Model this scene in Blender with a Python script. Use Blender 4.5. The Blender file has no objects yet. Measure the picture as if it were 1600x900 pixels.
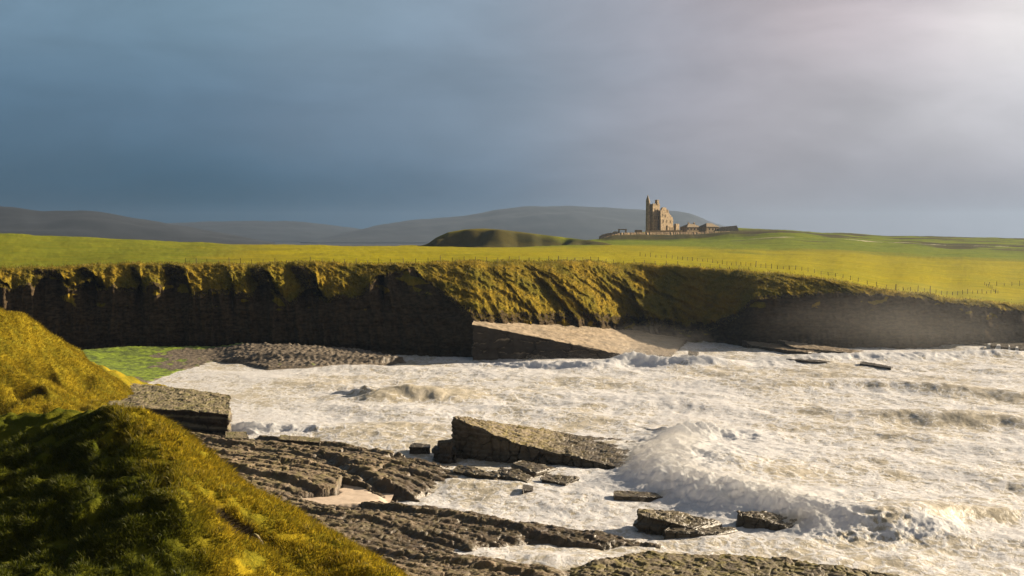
import bpy, bmesh, math
import numpy as np
from mathutils import Vector, Matrix

# ---------------------------------------------------------------- camera model
H = 28.0                    # eye height above the sea, metres
F = 2000.0                  # focal length in photo pixels (1600 wide)
YH = 372.0                  # photo row of the horizon
DEL = math.atan((450.0 - YH) / F)
CD, SD = math.cos(DEL), math.sin(DEL)
SUN_AZ, SUN_EL = math.radians(63), math.radians(22)
EXPO = 1.6
rng = np.random.default_rng(7)
C = bpy.context.scene.collection

def P(px, py, Y):
    """photo pixel + forward distance -> world point"""
    dx = (np.asarray(px, float) - 800) / F
    dy = -(np.asarray(py, float) - 450) / F
    diry = CD + dy * SD
    t = np.asarray(Y, float) / diry
    return np.stack(np.broadcast_arrays(dx * t, np.asarray(Y, float), H + t * (dy * CD - SD)), -1)

def PZ(px, py, z):
    """photo pixel + world height -> world point"""
    dx = (np.asarray(px, float) - 800) / F
    dy = -(np.asarray(py, float) - 450) / F
    t = (np.asarray(z, float) - H) / (dy * CD - SD)
    return np.stack(np.broadcast_arrays(dx * t, (CD + dy * SD) * t, np.asarray(z, float)), -1)

# ---------------------------------------------------------------- noise
_perm = np.random.default_rng(3).permutation(1024)
_perm = np.concatenate([_perm, _perm, _perm])
_g = np.random.default_rng(4).normal(size=(1024, 3)); _g /= np.linalg.norm(_g, axis=1)[:, None]

def noise(x, y, z=0.0):
    x, y, z = np.broadcast_arrays(np.asarray(x, float), np.asarray(y, float), np.asarray(z, float))
    xi, yi, zi = np.floor(x).astype(int), np.floor(y).astype(int), np.floor(z).astype(int)
    xf, yf, zf = x - xi, y - yi, z - zi
    u, v, w = [t * t * t * (t * (t * 6 - 15) + 10) for t in (xf, yf, zf)]
    out = 0
    for i in (0, 1):
        wi = u if i else 1 - u
        px = _perm[(xi + i) & 1023]
        for j in (0, 1):
            wj = v if j else 1 - v
            py = _perm[px + ((yi + j) & 1023)]
            for k in (0, 1):
                wk = w if k else 1 - w
                g = _g[_perm[py + ((zi + k) & 1023)]]
                out = out + wi * wj * wk * (g[..., 0] * (xf - i) + g[..., 1] * (yf - j) + g[..., 2] * (zf - k))
    return out * 1.5

def fbm(x, y, z=0.0, octaves=4, gain=0.5, lac=2.03):
    a, f, s = 1.0, 1.0, 0.0
    for o in range(octaves):
        s = s + a * noise(x * f + 17.3 * o, y * f - 9.1 * o, np.asarray(z) * f + 3.7 * o)
        a *= gain; f *= lac
    return s

def billow(x, y, z=0.0, octaves=4, gain=0.5):
    a, f, s = 1.0, 1.0, 0.0
    for o in range(octaves):
        s = s + a * np.abs(noise(x * f + 7.3 * o, y * f - 4.1 * o, np.asarray(z) * f + 1.7 * o))
        a *= gain; f *= 2.07
    return s

def worley(x, y, seed=0):
    """f1, f2 and cell hash"""
    x = np.asarray(x, float); y = np.asarray(y, float)
    xi, yi = np.floor(x).astype(int), np.floor(y).astype(int)
    f1 = np.full(x.shape, 9.0); f2 = np.full(x.shape, 9.0); hid = np.zeros(x.shape)
    for i in (-1, 0, 1):
        for j in (-1, 0, 1):
            cx, cy = xi + i, yi + j
            h = _perm[_perm[(cx + seed * 31) & 1023] + ((cy + seed * 17) & 1023)]
            h2 = _perm[h + 57]; h3 = _perm[h + 191]
            d = np.hypot(cx + 0.1 + 0.8 * h / 1024 - x, cy + 0.1 + 0.8 * h2 / 1024 - y)
            near = d < f1
            f2 = np.where(near, f1, np.minimum(f2, d))
            hid = np.where(near, h3 / 1024, hid)
            f1 = np.where(near, d, f1)
    return f1, f2, hid

def sstep(a, b, x):
    t = np.clip((np.asarray(x, float) - a) / (b - a), 0, 1)
    return t * t * (3 - 2 * t)

def rbf(ctrl, x, y, smooth=0.0):
    """thin plate through (x, y, z) control points"""
    c = np.asarray(ctrl, float); n = len(c)
    def k(r2): return 0.5 * r2 * np.log(np.maximum(r2, 1e-9))
    d2 = (c[:, None, 0] - c[None, :, 0]) ** 2 + (c[:, None, 1] - c[None, :, 1]) ** 2
    A = np.zeros((n + 3, n + 3)); A[:n, :n] = k(d2) + np.eye(n) * smooth
    A[:n, n] = A[n, :n] = 1; A[:n, n + 1] = A[n + 1, :n] = c[:, 0]; A[:n, n + 2] = A[n + 2, :n] = c[:, 1]
    w = np.linalg.solve(A, np.concatenate([c[:, 2], np.zeros(3)]))
    out = w[n] + w[n + 1] * x + w[n + 2] * y
    for i in range(n):
        out = out + w[i] * k((x - c[i, 0]) ** 2 + (y - c[i, 1]) ** 2)
    return out

def seg_dist(x, y, pts):
    """distance to a polyline, arc parameter (in point index) and side sign"""
    best = np.full(x.shape, 1e9); par = np.zeros(x.shape); side = np.ones(x.shape)
    for i in range(len(pts) - 1):
        ax, ay = pts[i][:2]; bx, by = pts[i + 1][:2]
        ex, ey = bx - ax, by - ay
        t = np.clip(((x - ax) * ex + (y - ay) * ey) / (ex * ex + ey * ey), 0, 1)
        dx, dy = x - ax - t * ex, y - ay - t * ey
        d = np.hypot(dx, dy); m = d < best
        best = np.where(m, d, best); par = np.where(m, i + t, par)
        side = np.where(m, np.sign(ex * dy - ey * dx), side)
    return best, par, side

def inside(x, y, poly):
    r = np.zeros(x.shape, bool); n = len(poly)
    for i in range(n):
        x0, y0 = poly[i][:2]; x1, y1 = poly[(i + 1) % n][:2]
        if y0 == y1: continue
        cond = ((y0 > y) != (y1 > y)) & (x < (x1 - x0) * (y - y0) / (y1 - y0) + x0)
        r ^= cond
    return r

# ---------------------------------------------------------------- mesh helpers
def raw_mesh(name, verts, faces_flat, loop_tot, mat, parent=None, smooth=True, attrs=None):
    me = bpy.data.meshes.new(name)
    v = np.ascontiguousarray(verts, np.float32).reshape(-1, 3)
    me.vertices.add(len(v)); me.vertices.foreach_set('co', v.ravel())
    me.loops.add(len(faces_flat)); me.loops.foreach_set('vertex_index', np.asarray(faces_flat, np.int32))
    lt = np.asarray(loop_tot, np.int32)
    me.polygons.add(len(lt))
    me.polygons.foreach_set('loop_start', np.concatenate([[0], np.cumsum(lt)[:-1]]).astype(np.int32))
    me.polygons.foreach_set('loop_total', lt)
    me.polygons.foreach_set('use_smooth', np.full(len(lt), smooth, bool))
    for k, a in (attrs or {}).items():
        at = me.attributes.new(k, 'FLOAT', 'POINT')
        at.data.foreach_set('value', np.ascontiguousarray(a, np.float32).ravel())
    me.update(); me.validate()
    o = bpy.data.objects.new(name, me); C.objects.link(o)
    if mat: me.materials.append(mat)
    if parent: o.parent = parent
    return o

def grid_mesh(name, V, mat, parent=None, attrs=None, wrap=False, smooth=True, flip=False):
    r, c = V.shape[:2]
    idx = np.arange(r * c).reshape(r, c)
    if wrap: idx = np.concatenate([idx, idx[:, :1]], 1)
    q = np.stack([idx[:-1, :-1], idx[:-1, 1:], idx[1:, 1:], idx[1:, :-1]], -1).reshape(-1, 4)
    if flip: q = q[:, ::-1]
    return raw_mesh(name, V, q.ravel(), np.full(len(q), 4), mat, parent, smooth, attrs)

def grid_normals(V):
    du = np.gradient(V, axis=1); dv = np.gradient(V, axis=0)
    n = np.cross(du, dv); l = np.linalg.norm(n, axis=-1, keepdims=True)
    return n / np.maximum(l, 1e-9)

def tag(o, label=None, cat=None, group=None, kind=None):
    if label: o['label'] = label
    if cat: o['category'] = cat
    if group: o['group'] = group
    if kind: o['kind'] = kind
    return o

def empty(name, loc=(0, 0, 0)):
    o = bpy.data.objects.new(name, None); C.objects.link(o); o.location = loc
    return o

def bm_obj(name, bm, mat, parent=None):
    bmesh.ops.recalc_face_normals(bm, faces=bm.faces)
    me = bpy.data.meshes.new(name); bm.to_mesh(me); bm.free()
    o = bpy.data.objects.new(name, me); C.objects.link(o)
    me.materials.append(mat)
    if parent: o.parent = parent
    return o

# ---------------------------------------------------------------- node helpers
class NT:
    def __init__(s, tree): s.t = tree; s.n = tree.nodes; s.l = tree.links
    def new(s, typ, **kw):
        n = s.n.new(typ)
        for k, v in kw.items(): setattr(n, k, v)
        return n
    def put(s, node, key, val):
        if isinstance(val, bpy.types.NodeSocket): s.l.new(val, node.inputs[key])
        elif val is not None: node.inputs[key].default_value = val
    def math(s, op, a, b=None, c=None, clamp=False):
        n = s.new('ShaderNodeMath', operation=op, use_clamp=clamp)
        s.put(n, 0, a); s.put(n, 1, b); s.put(n, 2, c)
        return n.outputs[0]
    def ramp(s, x, a, b, lo=0.0, hi=1.0, kind='SMOOTHSTEP'):
        n = s.new('ShaderNodeMapRange', interpolation_type=kind)
        s.put(n, 0, x); s.put(n, 1, a); s.put(n, 2, b); s.put(n, 3, lo); s.put(n, 4, hi)
        return n.outputs[0]
    def mix(s, f, a, b, mode='MIX'):
        n = s.new('ShaderNodeMix', data_type='RGBA', blend_type=mode)
        s.put(n, 0, f)
        for k, v in ((6, a), (7, b)):
            s.put(n, k, v if isinstance(v, bpy.types.NodeSocket) else (*v, 1) if len(v) == 3 else v)
        return n.outputs[2]
    def noise(s, vec, scale, detail=4, rough=0.55, dist=0.0, out=0):
        n = s.new('ShaderNodeTexNoise')
        s.put(n, 'Vector', vec); s.put(n, 'Scale', scale); s.put(n, 'Detail', detail)
        s.put(n, 'Roughness', rough); s.put(n, 'Distortion', dist)
        return n.outputs[out]
    def voronoi(s, vec, scale, feature='F1', out=0, rand=1.0):
        n = s.new('ShaderNodeTexVoronoi', feature=feature)
        s.put(n, 'Vector', vec); s.put(n, 'Scale', scale); s.put(n, 'Randomness', rand)
        return n.outputs[out]
    def mapping(s, vec, scale=(1, 1, 1), rot=(0, 0, 0), loc=(0, 0, 0)):
        n = s.new('ShaderNodeMapping')
        s.put(n, 'Vector', vec); n.inputs['Scale'].default_value = scale
        n.inputs['Rotation'].default_value = rot; n.inputs['Location'].default_value = loc
        return n.outputs[0]
    def attr(s, name): return s.new('ShaderNodeAttribute', attribute_name=name).outputs['Fac']
    def bump(s, h, strength, dist):
        n = s.new('ShaderNodeBump'); s.put(n, 'Strength', strength); s.put(n, 'Distance', dist); s.put(n, 'Height', h)
        return n.outputs[0]

def material(name):
    m = bpy.data.materials.new(name); m.use_nodes = True
    t = NT(m.node_tree)
    bsdf = m.node_tree.nodes['Principled BSDF']
    pos = t.new('ShaderNodeNewGeometry')
    return m, t, bsdf, pos

def island_random(t): return t.new('ShaderNodeNewGeometry').outputs['Random Per Island']

# ---------------------------------------------------------------- materials
def mat_grass(name, dry, green, dark, scale=0.35, rock=None, use_attr=False, field=None):
    m, t, b, g = material(name)
    p = g.outputs['Position']
    n1 = t.noise(p, scale, 5, 0.6)
    n2 = t.noise(p, scale * 7, 4, 0.65)
    n3 = t.noise(t.mapping(p, (1, 1, 1), loc=(31, 7, 5)), scale * 22, 3, 0.7)
    col = t.mix(t.ramp(n1, 0.38, 0.62), dry, green)
    col = t.mix(t.ramp(n2, 0.5, 0.78, 0, 0.55), col, dark)
    col = t.mix(t.ramp(n3, 0.25, 0.75, 0.0, 0.45), col, tuple(min(1, c * 1.35) for c in dry))
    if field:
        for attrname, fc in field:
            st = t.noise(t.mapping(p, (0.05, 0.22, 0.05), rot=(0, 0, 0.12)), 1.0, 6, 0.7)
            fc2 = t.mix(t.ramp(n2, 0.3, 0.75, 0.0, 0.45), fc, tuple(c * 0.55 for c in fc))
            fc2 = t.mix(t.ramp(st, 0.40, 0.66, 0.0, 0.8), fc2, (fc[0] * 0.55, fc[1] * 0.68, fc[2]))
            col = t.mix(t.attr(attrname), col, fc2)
    hgt = t.math('ADD', n2, t.math('MULTIPLY', n3, 0.5))
    if use_attr:
        rn = t.noise(t.mapping(p, (1, 1, 3.0)), 0.6, 6, 0.65)
        rc = t.mix(t.ramp(rn, 0.35, 0.65), tuple(c * 0.55 for c in rock), tuple(c * 1.25 for c in rock))
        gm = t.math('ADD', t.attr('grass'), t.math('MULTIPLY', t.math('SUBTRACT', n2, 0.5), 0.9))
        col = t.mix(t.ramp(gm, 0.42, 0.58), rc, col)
    t.put(b, 'Base Color', col); t.put(b, 'Roughness', 0.95); t.put(b, 'Specular IOR Level', 0.02)
    t.put(b, 'Normal', t.bump(hgt, 0.6, 0.25))
    return m

def mat_blades(name, cols, trans=0.35):
    m, t, b, g = material(name)
    r = island_random(t)
    ramp = t.new('ShaderNodeValToRGB'); t.l.new(r, ramp.inputs[0])
    e = ramp.color_ramp.elements
    for i, c in enumerate(cols):
        pos = i / (len(cols) - 1)
        if i == 0: e[0].position, e[0].color = 0, (*c, 1)
        elif i == len(cols) - 1: e[-1].position, e[-1].color = 1, (*c, 1)
        else:
            k = e.new(pos); k.color = (*c, 1)
    n1 = t.noise(g.outputs['Position'], 0.35, 4, 0.6)
    col = t.mix(t.ramp(n1, 0.45, 0.7, 0, 0.45), ramp.outputs[0], cols[0])
    col = t.mix(t.math('MULTIPLY', t.attr('green'), 0.93), col, t.mix(r, (0.022, 0.034, 0.003), (0.075, 0.088, 0.007)))  # blades on the shaded flank painted greener and darker
    t.put(b, 'Base Color', col); t.put(b, 'Roughness', 0.6); t.put(b, 'Specular IOR Level', 0.2)
    tr = t.new('ShaderNodeBsdfTranslucent'); t.put(tr, 0, col)
    mx = t.new('ShaderNodeMixShader'); t.put(mx, 0, trans)
    t.l.new(b.outputs[0], mx.inputs[1]); t.l.new(tr.outputs[0], mx.inputs[2])
    t.l.new(mx.outputs[0], m.node_tree.nodes['Material Output'].inputs[0])
    return m

def mat_rock(name, base, moss=(0.11, 0.095, 0.02), mossy=0.6, wet=0.8, scale=1.0, side=None):
    m, t, b, g = material(name)
    p = g.outputs['Position']
    sep = t.new('ShaderNodeSeparateXYZ'); t.l.new(p, sep.inputs[0])
    nz = t.new('ShaderNodeSeparateXYZ'); t.l.new(g.outputs['Normal'], nz.inputs[0])
    n1 = t.noise(p, 0.45 * scale, 6, 0.65)
    n2 = t.noise(p, 3.2 * scale, 5, 0.7)
    bed = t.noise(t.mapping(p, (0.3, 0.3, 5.0)), 1.0, 3, 0.6)
    col = t.mix(t.ramp(n1, 0.3, 0.7), tuple(c * 0.6 for c in base), tuple(c * 1.25 for c in base))
    col = t.mix(t.ramp(n2, 0.45, 0.8, 0, 0.6), col, tuple(c * 0.4 for c in base))
    col = t.mix(t.ramp(bed, 0.5, 0.75, 0, 0.4), col, (base[0] * 1.35, base[1] * 1.2, base[2] * 1.05))
    if side: col = t.mix(t.ramp(nz.outputs[2], 0.25, 0.7, 1, 0), col, t.mix(t.ramp(n1, 0.3, 0.7), tuple(c * 0.6 for c in side), tuple(c * 1.3 for c in side)))  # upright faces get a darker colour to deepen their shade
    mk = t.math('MULTIPLY', t.ramp(nz.outputs[2], 0.45, 0.85), t.ramp(t.noise(p, 0.8 * scale, 5, 0.7), 0.42, 0.62, 0, mossy))
    col = t.mix(mk, col, moss)
    wl = t.math('ADD', sep.outputs[2], t.math('MULTIPLY', t.noise(p, 0.5, 4, 0.6), -1.6))
    wm = t.ramp(wl, -0.2, 1.3, wet, 0.0)
    col = t.mix(wm, col, tuple(c * 0.3 for c in base))
    t.put(b, 'Base Color', col)
    t.put(b, 'Roughness', t.ramp(wm, 0, 0.8, 0.8, 0.35)); t.put(b, 'Specular IOR Level', 0.35)
    h = t.math('ADD', n2, t.math('MULTIPLY', t.noise(p, 9 * scale, 4, 0.7), 0.5))
    t.put(b, 'Normal', t.bump(h, 0.7, 0.12))
    return m

def mat_plain(name, base, var=0.35, scale=1.5, rough=0.85, bump=0.1):
    m, t, b, g = material(name)
    n = t.noise(g.outputs['Position'], scale, 6, 0.65)
    t.put(b, 'Base Color', t.mix(t.ramp(n, 0.3, 0.7), tuple(c * (1 - var) for c in base), tuple(c * (1 + var) for c in base)))
    t.put(b, 'Roughness', rough); t.put(b, 'Specular IOR Level', 0.2)
    t.put(b, 'Normal', t.bump(n, 0.5, bump))
    return m

M = {}
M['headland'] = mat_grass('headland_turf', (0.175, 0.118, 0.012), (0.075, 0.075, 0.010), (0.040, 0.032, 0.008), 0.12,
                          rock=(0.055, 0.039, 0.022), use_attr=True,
                          field=[('meadow', (0.245, 0.203, 0.005)), ('pasture', (0.130, 0.150, 0.010)), ('heath_shade', (0.060, 0.046, 0.020))])
M['hill'] = mat_grass('hill_turf', (0.21, 0.155, 0.010), (0.085, 0.085, 0.010), (0.045, 0.035, 0.006), 0.30)
M['nearhill'] = mat_grass('near_hill_turf', (0.235, 0.170, 0.010), (0.10, 0.100, 0.010), (0.05, 0.04, 0.006), 0.45, field=[('green', (0.050, 0.062, 0.006)), ('dirt', (0.045, 0.030, 0.016))])  # green: flank turf, darkened as well to paint in its shade
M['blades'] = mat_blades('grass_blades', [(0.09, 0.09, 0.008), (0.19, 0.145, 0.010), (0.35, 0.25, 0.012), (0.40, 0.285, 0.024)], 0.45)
M['tufts'] = mat_blades('cliff_tufts', [(0.055, 0.055, 0.008), (0.14, 0.100, 0.010), (0.215, 0.165, 0.015), (0.26, 0.195, 0.03)])
M['shelf'] = mat_rock('shelf_rock', (0.150, 0.108, 0.066), mossy=0.55, wet=0.7)
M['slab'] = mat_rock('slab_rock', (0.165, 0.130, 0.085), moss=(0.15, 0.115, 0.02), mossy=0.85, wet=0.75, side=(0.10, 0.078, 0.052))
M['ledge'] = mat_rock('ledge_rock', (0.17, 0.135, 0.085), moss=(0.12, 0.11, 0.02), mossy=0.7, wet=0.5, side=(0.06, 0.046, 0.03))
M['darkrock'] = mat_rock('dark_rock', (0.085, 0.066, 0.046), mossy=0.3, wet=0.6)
M['bed'] = mat_rock('pale_bed', (0.25, 0.19, 0.125), moss=(0.16, 0.12, 0.05), mossy=0.25, wet=0.5, scale=0.5, side=(0.034, 0.026, 0.018))  # side colour paints the shade of the front face
M['stone'] = mat_plain('castle_stone', (0.31, 0.225, 0.13), 0.45, 0.9)
M['gardenstone'] = mat_plain('garden_stone', (0.27, 0.185, 0.095), 0.5, 0.5)
M['mossy'] = mat_rock('mossy_rock', (0.15, 0.115, 0.07), moss=(0.155, 0.125, 0.018), mossy=0.95, wet=0.4)
M['palestone'] = mat_plain('terrace_stone', (0.48, 0.35, 0.19), 0.3, 0.9)
M['slate'] = mat_plain('roof_slate', (0.18, 0.135, 0.08), 0.3, 1.2)
M['recess'] = mat_plain('window_recess', (0.02, 0.017, 0.014), 0.2, 1.0, 0.4)
M['wood'] = mat_plain('post_wood', (0.09, 0.065, 0.04), 0.35, 4.0)
M['wire'] = mat_plain('fence_wire', (0.12, 0.11, 0.10), 0.2, 4.0, 0.5)
M['farhill'] = mat_plain('far_hill', (0.010, 0.013, 0.018), 0.35, 0.004, 0.95, 3.0)
M['track'] = mat_plain('track_gravel', (0.30, 0.26, 0.16), 0.2, 0.5)

# ---------------------------------------------------------------- far headland
TAB = np.array([  # px,  y edge, y grass foot, Y edge, Y grass foot, Y cliff base
    (-420, 420, 450, 328, 314, 310), (-200, 421, 448, 328, 314, 310), (0, 420, 446, 330, 316, 311),
    (100, 417, 450, 333, 319, 315), (200, 413, 450, 335, 321, 317), (280, 413, 454, 335, 321, 317),
    (400, 411, 460, 336, 319, 315), (500, 410, 468, 336, 317, 312), (555, 411, 473, 335, 314, 310),
    (590, 412, 432, 332, 320, 308), (645, 412, 421, 331, 323, 304), (672, 412, 445, 333, 316, 302),
    (700, 411, 467, 334, 310, 300), (742, 409, 500, 335, 298, 296), (800, 408, 503, 340, 308, 303),
    (850, 408, 501, 346, 319, 314), (900, 409, 501, 352, 328, 323), (950, 411, 504, 361, 339, 335),
    (985, 412, 507, 367, 347, 342), (1010, 413, 507, 366, 348, 343), (1060, 416, 520, 365, 348, 343),
    (1110, 420, 520, 361, 346, 342), (1150, 424, 500, 356, 340, 335), (1180, 428, 468, 349, 331, 327),
    (1250, 432, 465, 343, 328, 325), (1300, 440, 458, 338, 329, 326), (1400, 455, 463, 335, 330, 326),
    (1500, 469, 476, 336, 332, 327), (1560, 475, 483, 338, 334, 329), (1600, 478, 487, 340, 336, 331),
    (1860, 490, 500, 352, 348, 342), (2100, 495, 505, 366, 362, 356)], float)

# buttress crests on the turf slope: crest px at the edge, lean of the crest line, where its lit side ends, swing in m
CREST = [(a_, b_, c_, d_ * 0.55) for a_, b_, c_, d_ in [(-230, 20, -170, 5), (-120, 20, -60, 5), (-14, 18, 44, 4.5), (88, 14, 119, 4.2), (130, 26, 196, 5.5), (206, 20, 246, 4.6),
         (276, 24, 344, 6.5), (350, 18, 384, 3.0), (404, 30, 446, 5.5), (468, 40, 565, 7.5)]]
PILASTER = [(172, 12, 3.6), (112, 8, 2.2), (58, 6, 1.4), (238, 5, 1.2), (330, 7, 2.0), (421, 9, 2.6), (505, 6, 1.5), (1540, 12, 3.0)]
CREST2 = [(752, 90, 806, 3.5), (816, 120, 880, 6.5), (955, 60, 1004, 6.5), (1152, 30, 1246, 5.0)]

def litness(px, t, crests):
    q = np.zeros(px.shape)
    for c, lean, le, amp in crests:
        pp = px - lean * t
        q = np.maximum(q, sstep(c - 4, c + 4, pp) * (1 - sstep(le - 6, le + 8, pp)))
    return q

def saw(px, t, crests, lastwidth=60):
    q = np.zeros(px.shape)
    for i, (c, lean, le, amp) in enumerate(crests):
        pp = px - lean * t
        nxt = crests[i + 1][0] if i + 1 < len(crests) else le + lastwidth
        up = (pp >= c) & (pp < le); dn = (pp >= le) & (pp < nxt)
        q = np.where(up, amp * ((pp - c) / (le - c) - 0.5), q)
        nx_amp = crests[i + 1][3] if i + 1 < len(crests) else 0.0
        f = sstep(0, 1, (pp - le) / max(nxt - le, 1e-3))
        q = np.where(dn, amp * 0.5 * (1 - f) - nx_amp * 0.5 * f, q)
    return q

# plateau control: px -> list of (Y, z)
def zrow(y, Y): return float(P(800, y, Y)[2])
PLAT = {
    -420: [(430, 395), (600, 352)], -200: [(430, 396), (600, 359)], 0: [(430, 396), (580, 365)], 100: [(440, 397), (590, 370)],
    200: [(440, 396), (600, 375)], 300: [(450, 396), (610, 380)], 400: [(450, 397), (620, 384)], 600: [(460, 397), (640, 387)],
    800: [(480, 396), (655, 388)], 930: [(520, 396), (670, 386), (760, 383), (830, 380), (880, 375)],
    960: [(530, 395), (700, 384), (800, 380), (870, 376), (886, 368), (905, 366.0), (990, 366)],
    1010: [(530, 395), (700, 384), (800, 379.5), (870, 377), (886, 367), (905, 363.5), (990, 363)],
    1080: [(520, 398), (700, 384), (800, 379), (866, 377), (886, 366), (905, 362.5), (990, 362)],
    1150: [(500, 400), (700, 384), (800, 377), (850, 374), (875, 363.5), (905, 358.5), (960, 357)],
    1230: [(480, 407), (650, 390), (800, 373), (840, 371), (870, 364), (940, 361)],
    1300: [(470, 412), (650, 392), (800, 376), (860, 373), (885, 368), (960, 365.5)],
    1400: [(450, 425), (600, 402), (800, 383), (880, 376), (920, 371), (980, 370)],
    1500: [(440, 436), (600, 405), (800, 387), (880, 379), (910, 374), (980, 373)],
    1600: [(430, 446), (600, 408), (800, 390), (880, 381), (910, 376), (980, 374)],
    1860: [(430, 455), (600, 412), (800, 394), (900, 380), (980, 372)], 2100: [(440, 460), (600, 414), (800, 396), (980, 372)]}

def interp_col(px, xp, fp):
    return np.interp(px, xp, fp)

MOUND = np.array([(600, 389), (612, 385.5), (625, 383.6), (645, 383), (657, 384), (668, 381), (682, 371), (700, 363), (725, 358.5), (755, 357), (780, 358.5), (810, 362), (850, 367), (900, 373), (945, 379), (965, 384)], float)

def build_headland():
    px = np.arange(-420, 2100.1, 1.3)
    nc = len(px)
    col = [np.interp(px, TAB[:, 0], TAB[:, k]) for k in range(1, 6)]
    # ease the joints of the table a little
    ker = np.ones(9) / 9
    col = [np.convolve(np.pad(c, 4, 'edge'), ker, 'valid') for c in col]
    ye, yg, Ye, Yg, Yb = col
    ye = ye + 3.6 * noise(px / 41.0, 0.5) + 1.6 * noise(px / 13.0, 3.5) + 0.8 * noise(px / 5.0, 6.5)
    yg = yg + np.where(px < 560, 7, 4) * noise(px / 13.0, 7.7) + 3 * noise(px / 5.0, 1.7)
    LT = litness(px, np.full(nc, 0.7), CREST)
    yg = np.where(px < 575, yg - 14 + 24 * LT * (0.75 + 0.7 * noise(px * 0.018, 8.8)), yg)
    calm = 1 - 0.75 * sstep(1000, 1180, px)
    ze = P(800, ye, Ye)[:, 2]; zg = P(800, yg, Yg)[:, 2]
    zg = np.minimum(zg, ze - 0.8)
    rows_z, rows_Y, rows_gr, rows_pl, rows_t = [], [], [], [], []
    # foot under water, cliff face
    nf = 90
    for i in range(nf):
        f = i / (nf - 1)
        z = -3 + (zg + 3) * f
        Y = Yb + (Yg - Yb) * f ** 1.5
        x = px / 2000 * Y
        strat = fbm(px * 0.006, z * 0.55, 2.0, 4) * 0.5 + np.abs(noise(px * 0.012, z * 0.9, 9)) * 0.4
        colm = fbm(x * 0.16 * 2, z * 0.05, 4.0, 4) * 2.2 + billow(x * 0.5, z * 0.12, 5, 3) * 1.2
        und = 9.5 * np.where(px < 600, 1 - LT, 0) * f ** 2 + 0.45 * saw(px, np.ones_like(px), CREST) + 0.3 * saw(px, np.ones_like(px), CREST2)
        env = sstep(0, 0.06, f)
        for pc, pw, pa in PILASTER:
            uu = (px - pc + 2.5 * noise(z * 0.35, pc)) / pw
            Y = Y - pa * env * (1 - sstep(0.75, 1.0, f)) * (0.55 + 0.6 * noise(z * 0.25, pc, 5)) * np.where(uu < 0, np.exp(-(uu / 0.25) ** 2), np.exp(-(uu / 1.0) ** 2))
        # wave cut notch
        notch = 1.6 * np.exp(-((z - 1.0) / 1.0) ** 2)
        Y = Y + env * (colm * calm + strat * 1.0 + 0.7 * fbm(x * 0.5, z * 0.35, 27, 4) + und * sstep(0.2, 1, f)) + notch
        rows_z.append(z); rows_Y.append(Y); rows_gr.append(np.full(nc, -0.35) + 0.5 * sstep(0.55, 1.0, f) + 0.55 * sstep(0.15, 0.5, fbm(x * 0.15, z * 0.3, 11, 3)))
        rows_pl.append(np.zeros(nc)); rows_t.append(np.full(nc, 1.0))
    # turf slope
    ns = 75
    for i in range(1, ns + 1):
        f = i / ns
        t = 1 - f
        z = zg + (ze - zg) * (1 - (1 - f) ** 1.25)
        Y = Yg + (Ye - Yg) * f ** 1.1
        x = px / 2000 * Y
        und = saw(px, np.full(nc, t), CREST) + saw(px, np.full(nc, t), CREST2)
        colm = fbm(x * 0.32, np.full(nc, 0) + zg * 0.05, 4.0, 4) * 2.2 + billow(x * 0.5, zg * 0.12, 5, 3) * 1.2
        q = x - (ze - z) * np.where(px > 650, 1.7, 0.9)
        rill = fbm(q * 0.20, z * 0.10, 13, 5) * 1.9 + 0.7 * fbm(x * 0.3, Y * 0.3, z * 0.3, 4) + fbm(x * 1.1, z * 1.0, 23, 3) * 0.6
        w = sstep(0.0, 0.25, t)
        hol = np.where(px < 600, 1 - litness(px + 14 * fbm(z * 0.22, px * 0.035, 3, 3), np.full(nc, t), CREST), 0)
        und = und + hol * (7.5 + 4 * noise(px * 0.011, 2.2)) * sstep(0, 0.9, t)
        Y = Y + w * (und * (0.45 + 0.55 * t) + rill) + colm * calm * t ** 2
        z = z + (0.25 * fbm(x * 0.9, Y * 0.9, 31, 3) + 0.35 * fbm(x * 0.35, Y * 0.5 + z * 0.5, 37, 3)) * w
        rows_z.append(z); rows_Y.append(Y)
        bare = sstep(0.45, 0.9, fbm(x * 0.11, z * 0.16, 41, 3) + 0.2)
        steep = sstep(0.0, 0.35, 0.35 - (Ye - Yg) / np.maximum(ze - zg, 0.5) * 0.6)
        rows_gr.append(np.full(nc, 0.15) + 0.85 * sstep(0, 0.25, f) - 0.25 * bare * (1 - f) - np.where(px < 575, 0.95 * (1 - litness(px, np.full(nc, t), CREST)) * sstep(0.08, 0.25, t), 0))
        rows_pl.append(np.zeros(nc)); rows_t.append(np.full(nc, t))
    # plateau
    keys = sorted(PLAT)
    Ys = np.concatenate([np.linspace(0, 1, 46)[1:] ** 1.3 * 0.45, 0.45 + np.linspace(0, 1, 100)[1:] * 0.55])
    ZZ = []
    kp = np.array(keys, float)
    gridY = np.linspace(300, 1100, 401)
    table = np.zeros((len(keys), len(gridY)))
    for j, k in enumerate(keys):
        ek = np.interp(k, px, Ye); zk = np.interp(k, px, ze)
        pts = [(ek, zk)] + [(Y, zrow(y, Y)) for (Y, y) in PLAT[k]]
        last = pts[-1]
        pts.append((last[0] + 60, last[1] + 0.2)); pts.append((last[0] + 400, last[1] - 14)); pts.append((1600, last[1] - 22))
        pp = np.array(pts)
        table[j] = np.interp(gridY, pp[:, 0], pp[:, 1])
        table[j] = np.convolve(np.pad(table[j], 3, 'edge'), np.ones(7) / 7, 'valid')
    # across columns
    jj = np.interp(px, kp, np.arange(len(kp)))
    j0 = np.clip(np.floor(jj).astype(int), 0, len(kp) - 2); fj = jj - j0
    fj = fj * fj * (3 - 2 * fj)
    Tc = table[j0] * (1 - fj)[:, None] + table[j0 + 1] * fj[:, None]
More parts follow.
